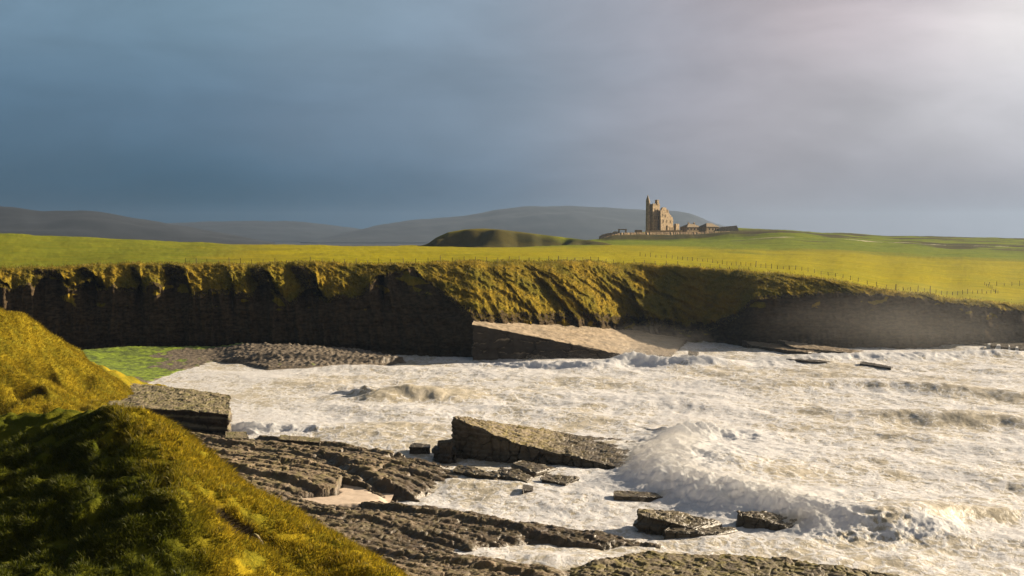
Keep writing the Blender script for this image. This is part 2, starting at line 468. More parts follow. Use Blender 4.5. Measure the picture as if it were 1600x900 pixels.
    msky = np.interp(px, MOUND[:, 0], MOUND[:, 1], left=500, right=500)
    for f in Ys:
        Y = Ye + (1050 - Ye) * f
        x = (px - 800) / 2000 * Y
        gi = (Y - 300) / 2.0
        g0 = np.clip(np.floor(gi).astype(int), 0, 399); gf = np.clip(gi - g0, 0, 1)
        ar = np.arange(nc)
        zt = Tc[ar, g0] * (1 - gf) + Tc[ar, g0 + 1] * gf
        e = ze - np.interp(Ye, gridY, gridY) * 0
        d = Y - Ye
        # start exactly at the edge
        z0 = Tc[ar, np.clip(((Ye - 300) / 2).astype(int), 0, 400)]
        zt = zt + (ze - z0) * np.exp(-d / 12.0)
        zt = zt + 0.8 * fbm(x * 0.022, Y * 0.022, 3, 4) * sstep(0, 40, d) + 0.16 * fbm(x * 0.25, Y * 0.12, 8, 3)
        zt = zt + 0.9 * sstep(650, 800, Y) * sstep(1110, 1230, px) * (np.abs(fbm(x * 0.012, Y * 0.045, 17, 3))) * 1.6
        # mound
        zm = P(800, msky, 740.0)[:, 2]
        topf = sstep(712, 738, Y + 10 * fbm(x * 0.05, Y * 0.05, 9, 2))
        zmm = zm * topf + (zm - 12) * (1 - topf) - 0.035 * np.maximum(Y - 745, 0)
        inm = (msky < 450) & (Y > 700) & (Y < 980)
        zt = np.where(inm, np.maximum(zt, zmm), zt)
        rows_z.append(zt); rows_Y.append(Y); rows_gr.append(np.full(nc, 1.2)); rows_pl.append(np.ones(nc)); rows_t.append(np.zeros(nc))
    Z = np.array(rows_z); Y = np.array(rows_Y); G = np.array(rows_gr); PL = np.array(rows_pl); T = np.array(rows_t)
    X = (px - 800)[None, :] / 2000 * Y
    V = np.stack([X, Y, Z], -1)
    pxg = np.broadcast_to(px[None, :], Z.shape)
    d = Y - Ye[None, :]
    nn = fbm(X * 0.02, Y * 0.012, 2, 3)
    bn = 70 * fbm(X * 0.006, Y * 0.018, 51, 4)
    meadow = PL * sstep(1.5, 9, d) * sstep(260, 520, pxg + 120 * nn) * (1 - sstep(-20, 110, Y + bn - np.interp(pxg, [0, 900, 1000, 1150, 1300, 1450, 1600, 2000], [1200, 650, 690, 560, 600, 560, 560, 560])))
    far = sstep(-50, 70, Y + bn - np.interp(pxg, [0, 900, 1000, 1150, 1300, 1450, 1600, 2000], [1200, 650, 700, 590, 630, 590, 590, 590]))
    leftp = PL * sstep(1, 6, d) * (1 - sstep(240, 480, pxg + 120 * nn))
    pasture = np.clip(PL * far + leftp * 0.75, 0, 1)
    hn = fbm(X * 0.012, Y * 0.05, 15, 4)
    heath_shade = PL * np.clip(sstep(0.05, 0.25, hn) * sstep(700, 780, Y) * 0.9 * sstep(1110, 1200, pxg)
                         + sstep(868, 876, Y) * (1 - sstep(893, 899, Y)) * sstep(930, 950, pxg) * (1 - sstep(1180, 1300, pxg)) * 0.9  # bank below the castle: shade of its front painted dark
                         + ((pxg > 660) & (pxg < 960)) * sstep(705, 712, Y) * (1 - sstep(733, 742, Y)) * 0.85, 0, 1)  # front of the mound, darkened by colour for its shade
    o = grid_mesh('headland', V, M['headland'], attrs={'grass': G, 'meadow': meadow, 'pasture': pasture, 'heath_shade': heath_shade})
    tag(o, kind='structure')
    return V, T, PL, px, Ye, ze

HV, HT, HPL, HPX, HYE, HZE = build_headland()

def head_z(x, y):
    """ground height of the plateau at world x, y (nearest mesh column, interpolated along it)"""
    pxx = x / y * 2000 + 800
    c = int(np.clip(np.searchsorted(HPX, pxx), 0, len(HPX) - 1))
    colY = HV[165:, c, 1]; colZ = HV[165:, c, 2]
    return float(np.interp(y, colY, colZ))

# ---------------------------------------------------------------- grass blades
def blades(name, base, nrm, length, width, lean, mat, green=None):
    n = len(base)
    az = rng.uniform(0, 2 * np.pi, n)
    side = np.stack([np.cos(az), np.sin(az), np.zeros(n)], -1)
    up = nrm * 0.55 + np.array([0, 0, 1.0]) * 0.5 + rng.normal(size=(n, 3)) * 0.28
    up /= np.linalg.norm(up, axis=1)[:, None]
    L = length[:, None]; W = width[:, None]
    ln = lean + rng.normal(size=(n, 3)) * 0.25
    b0 = base - up * 0.04
    mid = base + up * L * 0.55 + ln * L * 0.18
    tip = base + up * L * 0.85 + ln * L * 0.62
    V = np.stack([b0 - side * W * 0.5, b0 + side * W * 0.5, mid + side * W * 0.42, mid - side * W * 0.42, tip], 1)
    i0 = np.arange(n)[:, None] * 5
    f = np.concatenate([i0 + np.array([0, 1, 2, 3]), i0 + np.array([3, 2, 4])], 1).ravel()
    lt = np.tile([4, 3], n)
    o = raw_mesh(name, V.reshape(-1, 3), f, lt, mat, smooth=True, attrs={'green': np.repeat(green, 5)} if green is not None else None)
    return tag(o, kind='stuff')

def scatter(V, w, n):
    """random points on the quads of a grid, weighted"""
    du = np.linalg.norm(np.diff(V, axis=1), axis=-1)[:-1]; dv = np.linalg.norm(np.diff(V, axis=0), axis=-1)[:, :-1]
    a = (du * dv * w[:-1, :-1]).ravel()
    k = rng.choice(len(a), size=n, p=a / a.sum())
    i, j = np.unravel_index(k, du.shape)
    u, v = rng.random((2, n))
    p = (V[i, j] * ((1 - u) * (1 - v))[:, None] + V[i, j + 1] * (u * (1 - v))[:, None]
         + V[i + 1, j] * ((1 - u) * v)[:, None] + V[i + 1, j + 1] * (u * v)[:, None])
    N = np.cross(V[i, j + 1] - V[i, j], V[i + 1, j] - V[i, j])
    N /= np.maximum(np.linalg.norm(N, axis=1), 1e-9)[:, None]
    N *= np.sign(N[:, 2])[:, None] + (N[:, 2] == 0)[:, None]
    return p, N

rr0, rr1 = 88, 190
Vs = HV[rr0:rr1]
wt = np.where(HT[rr0:rr1] > 0, 1.0, np.exp(-(Vs[..., 1] - HYE[None, :]) / 4.0))
vis = ((HPX > -60) & (HPX < 1660))[None, :]
wt = wt * vis
pp, nn_ = scatter(Vs, wt, 60000)
blades('cliff_grass', pp, nn_, rng.uniform(0.5, 1.2, len(pp)), rng.uniform(0.05, 0.13, len(pp)), np.array([-0.15, -0.45, -0.75]), M['tufts'])

# ---------------------------------------------------------------- near hill
hill_ctrl = [P(*q) for q in [
    (-150, 655, 86), (0, 652, 82), (60, 648, 80.5), (120, 646, 79), (180, 640, 77), (220, 643, 75), (262, 674, 72),
    (300, 712, 70), (335, 742, 69), (370, 762, 68.2), (402, 776, 67.7), (440, 800, 67), (480, 822, 66.5), (520, 846, 66),
    (560, 868, 65), (620, 900, 63),
    (255, 690, 70.3), (290, 735, 67), (312, 775, 64.3), (330, 825, 61.9), (346, 870, 60.2), (356, 905, 59), (366, 960, 57),
    (400, 840, 63.4), (450, 862, 63.8), (500, 890, 63.2), (560, 940, 60),
    (200, 690, 71.5), (200, 740, 66.9), (200, 800, 62.2), (200, 900, 56.6), (100, 690, 74.0), (100, 740, 69.0), (100, 800, 63.8), (100, 900, 57.4), (270, 800, 61.7), (300, 870, 58.8),
    (0, 690, 76.6), (0, 740, 71.0), (0, 800, 65.3), (0, 900, 58.4), (-150, 800, 68.5), (-150, 900, 62.5), (250, 900, 57.2), (250, 740, 66.4)]]
hill_ctrl += [np.array(q) for q in [
    (-28, 85, 13), (-28, 95, 6), (-20, 81, 12), (-20, 90, 6), (-15, 77, 10.5), (-14, 86, 5), (-10, 75, 8.5), (-8, 82, 4),
    (-6, 71, 7.5), (-3, 76, 3), (-2, 66, 6.5), (3, 70, 2), (2, 58, 7), (8, 60, 2), (-45, 95, 12), (-45, 104, 7), (-55, 80, 14),
    (-12, 45, 14.5), (-25, 45, 13), (-45, 50, 13), (0, 45, 11), (10, 45, 6), (-12, 25, 19), (0, 20, 19), (10, 22, 14), (-40, 25, 17), (-60, 40, 14), (-60, 100, 8)]]
def hill_z(x, y, detail=True):
    z = rbf(hill_ctrl, x, y, 0.02)
    if detail:
        wx = x + 1.0 * fbm(x * 0.5, y * 0.5, 5, 3); wy = y + 1.0 * fbm(x * 0.5, y * 0.5, 15, 3)
        f1, f2, hid = worley(wx * 0.62, wy * 0.45, 3)
        lit = sstep(-2.5, 0.5, x - np.interp(y, [57, 59, 61.4, 63.6, 66, 69, 72, 80], [-12.4, -13.1, -14.4, -15.5, -16.8, -18.8, -20.8, -24]))
        lump = np.clip(1 - (f1 / 0.8) ** 2, 0, 1) * (0.3 + 1.0 * hid)
        top = 1 - 0.7 * sstep(71.5, 75.5, y)
        z = z + (0.85 - 0.67 * lit) * top * (lump - 0.45)
        terr = fbm(x * 0.16, (y - 0.35 * x) * 0.45, 21, 3)
        z = z + 0.4 * top * terr * (1 - 0.65 * lit) + 0.26 * fbm(x * 1.0, y * 0.9, 2, 4) * (1 - 0.4 * lit)
        q = x * 0.75 + (y - 65) * 0.35
        z = z + 0.22 * lit * fbm(q * 0.45, (y - x) * 0.8, 33, 4)
        # eroded hollow round the pale stone
        hp = P(388, 828, 63.9)
        rr = np.hypot((x - hp[0] + 0.5) / 1.9, (y - hp[1]) / 0.8)
        z = z - 0.8 * np.exp(-rr ** 2)
    return z
hx = np.arange(-62, 12.01, 0.17); hy = np.arange(14, 104.01, 0.17)
HX, HY = np.meshgrid(hx, hy)
HZ = hill_z(HX, HY)
NV = np.stack([HX, HY, HZ], -1)
HP_ = P(388, 828, 63.9)
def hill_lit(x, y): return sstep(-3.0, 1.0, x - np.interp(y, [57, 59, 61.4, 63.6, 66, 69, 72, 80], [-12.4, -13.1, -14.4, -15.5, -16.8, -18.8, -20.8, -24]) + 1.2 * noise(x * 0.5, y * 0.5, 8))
flank_shade = 1 - hill_lit(HX, HY)  # mask of the shaded flank, where shade goes into the turf colour
tag(grid_mesh('grassy_hill', NV, M['nearhill'], attrs={'green': flank_shade * 0.85, 'dirt': sstep(0.25, 0.7, np.exp(-(np.hypot((HX - HP_[0] + 0.6) / 2.0, (HY - HP_[1]) / 0.9)) ** 2) + 0.25 * fbm(HX * 1.2, HY * 1.2, 4, 3))}), kind='structure')
w_ = ((HX / HY * 2000 + 800) > -60) & (HY > 50) & (HY < 76) & (HX > -36) & (HX < 0)
pp, nn_ = scatter(NV, w_.astype(float), 230000)
cl = fbm(pp[:, 0] * 0.9, pp[:, 1] * 0.9, 3, 3)
keep = (cl > -0.35) & (np.hypot((pp[:, 0] - HP_[0] + 0.6) / 1.7, (pp[:, 1] - HP_[1]) / 0.8) > 0.8)
pp, nn_, cl = pp[keep], nn_[keep], cl[keep]
blade_shade = 1 - hill_lit(pp[:, 0], pp[:, 1])  # same painted shade for the blades
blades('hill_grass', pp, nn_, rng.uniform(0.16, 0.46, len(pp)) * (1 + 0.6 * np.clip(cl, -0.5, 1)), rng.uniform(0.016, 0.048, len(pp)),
       nn_ * np.array([0.9, 0.9, 0]) + np.array([0.1, -0.15, -0.35]), M['blades'], green=blade_shade)

# ---------------------------------------------------------------- second hill
c2 = [P(*q) for q in [
    (-200, 455, 186), (-100, 468, 186), (0, 487, 188), (30, 496, 190), (60, 511, 192), (95, 533, 195), (130, 560, 198), (165, 584, 200), (200, 606, 203),
    (0, 645, 172), (60, 640, 175), (120, 634, 180), (180, 622, 192), (0, 560, 179.5), (60, 575, 184), (110, 592, 190), (0, 610, 175), (-150, 600, 172), (-150, 650, 168),
    (60, 610, 178)]]
c2 += [np.array(q) for q in [(-78.8, 197, 14.2), (-76.6, 199, 12.8), (-74.4, 201, 11.2), (-72, 205, 8.6), (-87.7, 196, 16.2), (-84, 206, 12.5), (-80, 215, 9), (-72, 215, 7), (-64, 214, 3.5), (-58, 206, 1.0), (-60.2, 206, 2.6), (-57, 200, 1.6), (-95, 215, 12), (-80, 235, 2), (-100, 235, 4), (-55, 220, 0), (-110, 200, 18), (-110, 175, 9), (-120, 235, 4), (-95, 160, 3), (-70, 163, 2.5), (-50, 185, 2.0)]]
def hill2_z(x, y):
    z = rbf(c2, x, y, 0.02)
    f1, f2, hid = worley(x * 0.28 + 0.3 * noise(x * 0.2, y * 0.2, 3), y * 0.22, 5)
    z = z + 0.7 * (sstep(0.8, 0, f1) * (0.3 + hid) - 0.3) + 0.5 * fbm(x * 0.35, y * 0.25, 6, 4)
    q = x * 0.8 - (y - 180) * 0.3
    z = z + 0.5 * fbm(q * 0.35, (x + y) * 0.05, 9, 4)
    # two erosion scars across the slope
    for (a, b, dpt) in (((22, 545), (92, 592), 1.3), ((22, 585), (70, 615), 1.1)):
        p0 = P(a[0], a[1], 181 if a[1] < 560 else 176); p1 = P(b[0], b[1], 187 if a[1] < 560 else 179)
        d, par, sd = seg_dist(x, y, [p0, p1])
        s = d * sd
        z = z - 1.9 * dpt * np.exp(-((s - 0.3) / np.where(s > 0.3, 0.6, 1.6)) ** 2) * sstep(-0.05, 0.1, par) * (1 - sstep(0.9, 1.0, par))
    return z
X2, Y2 = np.meshgrid(np.arange(-122, -48, 0.3), np.arange(156, 238, 0.3))
Z2 = hill2_z(X2, Y2)
N2 = np.stack([X2, Y2, Z2], -1)
o = grid_mesh('grassy_slope', N2, M['hill']); tag(o, kind='structure')
w_ = ((X2 / Y2 * 2000 + 800) > -60) & (Z2 > 3.8) & (Y2 < 206)
pp, nn_ = scatter(N2, w_.astype(float), 60000)
blades('slope_grass', pp, nn_, rng.uniform(0.25, 0.6, len(pp)), rng.uniform(0.03, 0.08, len(pp)), nn_ * np.array([0.9, 0.9, 0]) + np.array([0.1, -0.1, -0.4]), M['blades'])

# ---------------------------------------------------------------- rock shelf
def crack_detail(x, y, ang, sx, sy, seed, depth, wid=0.10):
    ca, sa = math.cos(ang), math.sin(ang)
    u = x * ca + y * sa; v = -x * sa + y * ca
    u = u + 0.35 * fbm(x * 0.5, y * 0.5, seed + 1, 3); v = v + 0.35 * fbm(x * 0.5, y * 0.5, seed + 6, 3)
    f1, f2, hid = worley(u / sx, v / sy, seed)
    crack = 1 - sstep(0.0, wid, f2 - f1)
    return -depth * crack + depth * 0.9 * (hid - 0.5)

def sawz(s, period, amp, sharp=0.14):
    f = s / period; f = f - np.floor(f)
    return amp * np.where(f < sharp, f / sharp, 1 - (f - sharp) / (1 - sharp)) - amp * 0.5

STR = math.radians(-36)        # strike of the beds in plan

shelf_out = [(120, 606, 2.0), (205, 640, 1.6), (300, 668, 1.4), (357, 674, 1.0), (385, 680, 1.1), (440, 681, 1.2), (500, 689, 1.2), (560, 697, 1.0), (610, 706, 1.0), (680, 722, 0.8), (740, 737, 0.4),
             (768, 748, 0.1), (705, 756, 0.2), (655, 771, 0.3), (640, 783, 0.5), (700, 791, 0.8), (760, 801, 0.8), (805, 812, 0.8), (860, 815, 0.6),
             (920, 822, 0.5), (1000, 838, 0.3), (1060, 854, 0.05), (1000, 852, 0.1), (930, 850, 0.2), (860, 846, 0.3), (800, 848, 0.3), (750, 857, 0.25), (705, 863, 0.7),
             (760, 868, 1.1), (840, 878, 1.2), (900, 890, 1.1), (860, 990, 0.4), (400, 990, 2.0), (200, 900, 3.0), (60, 720, 4.0), (0, 640, 4.0)]
shelf_in = [(300, 700, 1.7), (400, 715, 2.2), (460, 740, 2.3), (520, 735, 2.1), (560, 750, 1.9), (600, 742, 1.6), (650, 745, 1.2), (420, 760, 1.8), (530, 778, 1.0), (585, 772, 0.9),
            (470, 800, 1.5), (560, 810, 1.5), (640, 812, 1.3), (720, 820, 1.1), (800, 830, 0.9), (600, 850, 1.0), (680, 858, 0.7), (520, 830, 1.4), (640, 885, 1.6), (740, 890, 1.6), (830, 898, 1.5), (200, 640, 2.5), (100, 640, 3.3)]
spoly = [PZ(*q) for q in shelf_out]
sctl = [np.array(p) for p in spoly] + [PZ(*q) for q in shelf_in]
SX, SY = np.meshgrid(np.arange(-92, 27, 0.13), np.arange(86, 236, 0.13))
def shelf_z(x, y):
    z = rbf(sctl, x, y, 0.05)
    z = np.clip(z, -3, 4.5)
    ins = inside(x, y, spoly)
    d, par, sd = seg_dist(x, y, [tuple(p[:2]) for p in spoly + [spoly[0]]])
    dn = d + 0.8 * fbm(x * 0.35, y * 0.35, 4, 4)
    s = x * math.sin(-STR) + y * math.cos(STR)
    s = s + 0.9 * fbm(x * 0.09, y * 0.09, 8, 3)
    big = sawz(s + 1.3, 7.5, 0.62, 0.08) + sawz(s + 0.7 * noise(x * 0.2, y * 0.2, 12), 2.3, 0.22, 0.14)
    amp = 0.55 + 0.45 * sstep(-0.2, 0.4, fbm(x * 0.05, y * 0.05, 19, 2))
    z = z + big * amp
    zone = sstep(-1.5, 1.5, y - 131 + 0.12 * x)
    z = z + zone * (crack_detail(x, y, STR + 0.25, 3.8, 1.7, 2, 0.50, 0.06) + crack_detail(x, y, STR + 0.1, 1.5, 0.8, 12, 0.10, 0.10)) + (1 - zone) * (crack_detail(x, y, STR + 0.6, 2.1, 0.7, 7, 0.26, 0.10) + crack_detail(x, y, STR + 1.2, 0.5, 0.3, 17, 0.06, 0.2))
    z = z + 0.16 * fbm(x * 0.9, y * 0.9, 5, 4) + 0.05 * fbm(x * 4, y * 4, 6, 3)
    # scarp running down to the inlet
    ds, ps, ss = seg_dist(x, y, [tuple(PZ(*q)[:2]) for q in [(510, 708, 1.8), (560, 742, 1.5), (610, 765, 1.1), (655, 782, 0.3)]])
    z = z - 0.9 * np.where(ss > 0, np.exp(-(ds / 0.7) ** 2), np.exp(-ds / 3.0))
    z = np.where(ins, z - 0.5 * np.exp(-dn / 0.6) , np.minimum(z, 0.5) - 0.75 * np.maximum(dn, 0) - 0.5)
    # sand and shell pocket lies level
    return z
SZ = shelf_z(SX, SY)
pk = [PZ(*q) for q in [(462, 775, 1.1), (525, 769, 1.1), (535, 752, 1.1), (570, 758, 1.1), (596, 774, 1.1), (560, 783, 1.1), (500, 784, 1.1)]]
pin = inside(SX, SY, pk)
pd, _, _ = seg_dist(SX, SY, [tuple(p[:2]) for p in pk + [pk[0]]])
SZ = np.where(pin, np.minimum(SZ, 0.75 + 0.03 * fbm(SX, SY, 3, 3)), SZ)
grid_v = np.stack([SX, SY, SZ], -1)
keep = SZ > -2.5
# cull the quads that lie deep under water
idx = np.arange(SZ.size).reshape(SZ.shape)
q = np.stack([idx[:-1, :-1], idx[:-1, 1:], idx[1:, 1:], idx[1:, :-1]], -1).reshape(-1, 4)
kq = keep.ravel()[q].any(1)
q = q[kq]
used = np.zeros(SZ.size, bool); used[q.ravel()] = True
remap = np.cumsum(used) - 1
o = raw_mesh('rock_shelf', grid_v.reshape(-1, 3)[used], remap[q].ravel(), np.full(len(q), 4), M['shelf'])
tag(o, kind='structure')

# pale sand pocket
m, t, b, g = material('shell_sand')
t.put(b, 'Base Color', t.mix(t.noise(g.outputs['Position'], 1.5, 6), (0.33, 0.25, 0.18), (0.50, 0.40, 0.31)))
t.put(b, 'Roughness', 0.8)
px0, px1 = min(k[0] for k in pk), max(k[0] for k in pk); py0, py1 = min(k[1] for k in pk), max(k[1] for k in pk)
GX, GY = np.meshgrid(np.arange(px0 - 1, px1 + 1, 0.15), np.arange(py0 - 1, py1 + 1, 0.15))
dpk, _, _ = seg_dist(GX, GY, [tuple(p[:2]) for p in pk + [pk[0]]])
sgn = np.where(inside(GX, GY, pk), 1, -1) * dpk + 0.5 * fbm(GX * 0.6, GY * 0.6, 5, 3)
SVp = np.stack([GX, GY, 0.80 + 0.05 * fbm(GX * 0.6, GY * 0.6, 3, 3) - 0.5 * sstep(0.3, -0.8, sgn)], -1)
tag(grid_mesh('sand', SVp, m), kind='structure')

# ---------------------------------------------------------------- lofted rocks
def resample(poly, n):
    poly = np.asarray(poly, float)
    d = np.concatenate([[0], np.cumsum(np.linalg.norm(np.diff(poly, axis=0), axis=1))])
    u = np.linspace(0, d[-1], n)
    return np.stack([np.interp(u, d, poly[:, k]) for k in range(3)], -1)

def loft_rock(name, front, back, zbot, mat, label=None, cat='rock', seed=1, nu=160, nt=50, nsd=36, cell=(1.6, 0.9), rough=1.0, batter=0.15, group=None, parent=None, bedding=1.0, topc=1.0):
    """a bed of rock: top edge lines front and back (px, py, Y) or 3D, sides dropping to zbot"""
    def cv(p): return np.array([P(*q) for q in p])
    fr, bk = resample(cv(front), nu), resample(cv(back), nu)
    secs = []
    for i in range(nu):
        a, b_ = fr[i], bk[i]
        out = (a - b_); out[2] = 0; out /= max(np.linalg.norm(out), 1e-6)
        fb = np.array([*(a[:2] + out[:2] * batter * (a[2] - zbot)), zbot])
        bb = np.array([*(b_[:2] - out[:2] * batter * (b_[2] - zbot)), zbot])
        w1 = np.linspace(0, 1, nsd)[:, None]; w2 = np.linspace(0, 1, nt)[1:, None]
        s = np.concatenate([fb + (a - fb) * w1, a + (b_ - a) * w2, b_ + (bb - b_) * np.linspace(0, 1, nsd)[1:, None]])
        secs.append(s)
    S = np.array(secs)                                    # nu x w x 3
    nc = 14
    def cap(s, outdir):
        c = s.mean(0); c = np.array([c[0], c[1], 0.5 * (s[:, 2].max() + zbot)])
        rows = []
        base_mid = 0.5 * (s[0] + s[-1]); 
        for k in range(1, nc + 1):
            f = k / nc
            mid = np.stack([np.interp(s[:, 2], [zbot, s[:, 2].max()], [base_mid[0], c[0]]), np.interp(s[:, 2], [zbot, s[:, 2].max()], [base_mid[1], c[1]]), s[:, 2]], -1)
            rows.append(s + (mid - s) * f + outdir * 0.02)
        return np.array(rows)
    d0 = S[0].mean(0) - S[1].mean(0); d0[2] = 0; d0 /= max(np.linalg.norm(d0), 1e-6)
    d1 = S[-1].mean(0) - S[-2].mean(0); d1[2] = 0; d1 /= max(np.linalg.norm(d1), 1e-6)
    S = np.concatenate([cap(S[0], d0)[::-1], S, cap(S[-1], d1)], 0)
    n = grid_normals(S)
    cen = S.reshape(-1, 3).mean(0)
    topn = n[S.shape[0] // 2, nsd + nt // 2]
    if topn[2] < 0: n = -n
    x, y, z = S[..., 0], S[..., 1], S[..., 2]
    top = np.zeros(S.shape[:2]); top[:, nsd - 2: nsd + nt + 1] = 1
    ca = STR + 0.3 + 0.3 * math.sin(seed)
    dtop = crack_detail(x, y, ca, cell[0], cell[1], seed, 0.16) * topc
    # beds and joints on the faces
    al = x * math.cos(STR) + y * math.sin(STR)
    beds = 0.22 * np.sign(noise(al * 0.05, z * 1.6, seed)) * np.minimum(1, np.abs(noise(al * 0.05, z * 1.6, seed)) * 8)
    joints = crack_detail(al, z * 0.6, 0.0, cell[0] * 0.9, 1.4, seed + 3, 0.30)
    dface = beds + joints
    dface = beds * bedding + joints * (2 - bedding)
    disp = np.where(top > 0, dtop, dface) * rough
    disp = disp + rough * (0.20 * fbm(x * 0.55, y * 0.55, z * 0.55 + seed, 4) + 0.07 * fbm(x * 2.5, y * 2.5, z * 2.5, 3))
    S = S + n * disp[..., None]
    S[..., 0] += rough * 0.35 * noise(al * 0.5, z * 0.3, seed + 8)
    o = grid_mesh(name, S, mat, parent)
    if label: tag(o, label, cat, group)
    return o

# great tilted slab standing in the surf
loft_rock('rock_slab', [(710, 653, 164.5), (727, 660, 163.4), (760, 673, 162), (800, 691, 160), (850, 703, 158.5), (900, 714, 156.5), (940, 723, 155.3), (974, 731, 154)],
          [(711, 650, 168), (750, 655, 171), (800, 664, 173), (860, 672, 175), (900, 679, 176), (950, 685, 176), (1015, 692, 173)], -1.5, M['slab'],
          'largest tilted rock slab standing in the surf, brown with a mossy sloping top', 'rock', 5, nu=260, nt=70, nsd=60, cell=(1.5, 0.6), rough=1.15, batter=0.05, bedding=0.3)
# flooded lower bed against its right end
def rock_at(name, top4, zbot, label, mat='slab', seed=1, rough=0.8, nu=90, nt=40, nsd=24, cell=(1.2, 0.6), batter=0.15, cat='rock', group=None):
    return loft_rock(name, top4[0], top4[1], zbot, M[mat], label, cat, seed, nu, nt, nsd, cell, rough, batter, group)
def q(px, py, z):                       # px, py, Y for a given height
    return (px, py, float(PZ(px, py, z)[1]))

rock_at('boulder', ([q(686, 693, 1.9), q(706, 690, 2.3)], [q(686, 688, 1.9), q(708, 686, 2.3)]), -1, 'dark square boulder leaning against the left end of the largest slab', 'darkrock', 11, 0.8)
rock_at('boulder', ([q(676, 702, 1.0), q(712, 706, 1.0)], [q(680, 696, 1.0), q(712, 698, 1.0)]), -1, 'low dark boulder at the foot of the largest slab, just left of it', 'darkrock', 13, 0.7)
rock_at('rock', ([q(640, 698, 0.7), q(672, 699, 0.6)], [q(644, 692, 0.8), q(672, 694, 0.6)]), -1, 'small dark rock alone in the foam left of the largest slab', 'darkrock', 17, 0.5)
rock_at('rock_strip', ([q(708, 736, 0.9), q(745, 741, 1.0), q(775, 744, 0.9)], [q(715, 727, 0.9), q(745, 731, 1.0), q(778, 738, 0.7)]), -1, 'low brown rock strip in front of the largest slab, left of two', 'slab', 19, 0.9)
rock_at('rock_strip', ([q(775, 739, 0.7), q(800, 746, 0.9), q(822, 753, 0.6)], [q(782, 731, 0.8), q(810, 733, 0.8), q(830, 744, 0.5)]), -1, 'ragged brown rock in front of the largest slab, between a strip and a flat reef', 'slab', 23, 0.9)
rock_at('rock_strip', ([q(800, 724, 0.9), q(835, 737, 0.6)], [q(815, 719, 0.9), q(868, 730, 0.4)]), -1, 'foam washed rock tucked under the front face of the largest slab', 'slab', 27, 0.7)
rock_at('reef_rock', ([q(846, 748, 0.8), q(884, 757, 0.5)], [q(850, 739, 0.8), q(905, 746, 0.4)]), -1, 'flat brown reef rock awash right in front of the largest slab', 'slab', 29, 0.8)
rock_at('boulder', ([q(816, 765, 0.7), q(834, 766, 0.5)], [q(818, 757, 0.8), q(832, 759, 0.6)]), -1, 'small round boulder alone in white water before the reef', 'darkrock', 31, 0.4, nu=50)
rock_at('rock', ([q(958, 775, 0.8), q(1000, 776, 0.7), q(1040, 777, 0.3)], [q(960, 767, 0.9), q(1005, 768, 0.7), q(1045, 773, 0.3)]), -1, 'thin mossy flat rock half under foam just left of the breaker', 'slab', 37, 0.5)
rock_at('rock_slab', ([q(994, 803, 1.45), q(1040, 814, 1.2), q(1085, 826, 0.6)], [q(997, 796, 1.5), q(1060, 800, 1.2), q(1122, 814, 0.5)]), -1, 'brown slab with a vertical left end, middle of the foam before the breaker', 'slab', 41, 0.9, nu=130)
rock_at('rock', ([q(1038, 828, 0.7), q(1120, 834, 0.3)], [q(1050, 820, 0.7), q(1150, 825, 0.2)]), -1, 'low wet rock at the foot of the slab with a vertical left end', 'slab', 43, 0.6)
rock_at('rock_slab', ([q(1151, 803, 1.1), q(1195, 812, 0.8), q(1225, 822, 0.4)], [q(1153, 797, 1.2), q(1210, 801, 0.9), q(1282, 816, 0.3)]), -1, 'mossy brown slab right under the foaming breaker, rightmost rock in the near surf', 'slab', 47, 0.8, nu=130)
# square ledge at the root of the shelf
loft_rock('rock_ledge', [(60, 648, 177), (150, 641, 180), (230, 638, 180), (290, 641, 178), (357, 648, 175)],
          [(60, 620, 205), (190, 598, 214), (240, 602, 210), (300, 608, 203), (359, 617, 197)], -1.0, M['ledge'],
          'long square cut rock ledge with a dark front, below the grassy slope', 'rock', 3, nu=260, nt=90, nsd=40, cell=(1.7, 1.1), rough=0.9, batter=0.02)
rock_at('boulder', ([q(226, 662, 2.4), q(258, 664, 2.4)], [q(228, 648, 2.6), q(256, 650, 2.5)]), 0, 'rounded grey boulder between the dark ledge front and the mossy hill', 'ledge', 53, 0.3, nu=60)
rock_at('rock', ([q(352, 684, 1.5), q(388, 686, 1.4)], [q(352, 674, 1.5), q(384, 674, 1.4)]), -1, 'low block at the foot of the square ledge corner, by the water', 'ledge', 59, 0.5)
rock_at('rock', ([q(436, 686, 1.8), q(500, 691, 1.7)], [q(438, 679, 1.9), q(500, 684, 1.7)]), 0, 'loose flat block on the far edge of the rock shelf', 'ledge', 61, 0.5, nu=110)
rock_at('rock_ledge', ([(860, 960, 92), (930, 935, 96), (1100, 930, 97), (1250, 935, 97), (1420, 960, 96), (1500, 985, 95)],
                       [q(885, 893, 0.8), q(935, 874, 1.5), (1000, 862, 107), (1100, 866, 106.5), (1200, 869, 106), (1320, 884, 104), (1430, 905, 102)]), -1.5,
        'broad mossy brown ledge along the bottom edge, nearest rock in the surf', 'mossy', 67, 0.85, nu=330, nt=110, cell=(1.3, 0.55), batter=0.2)
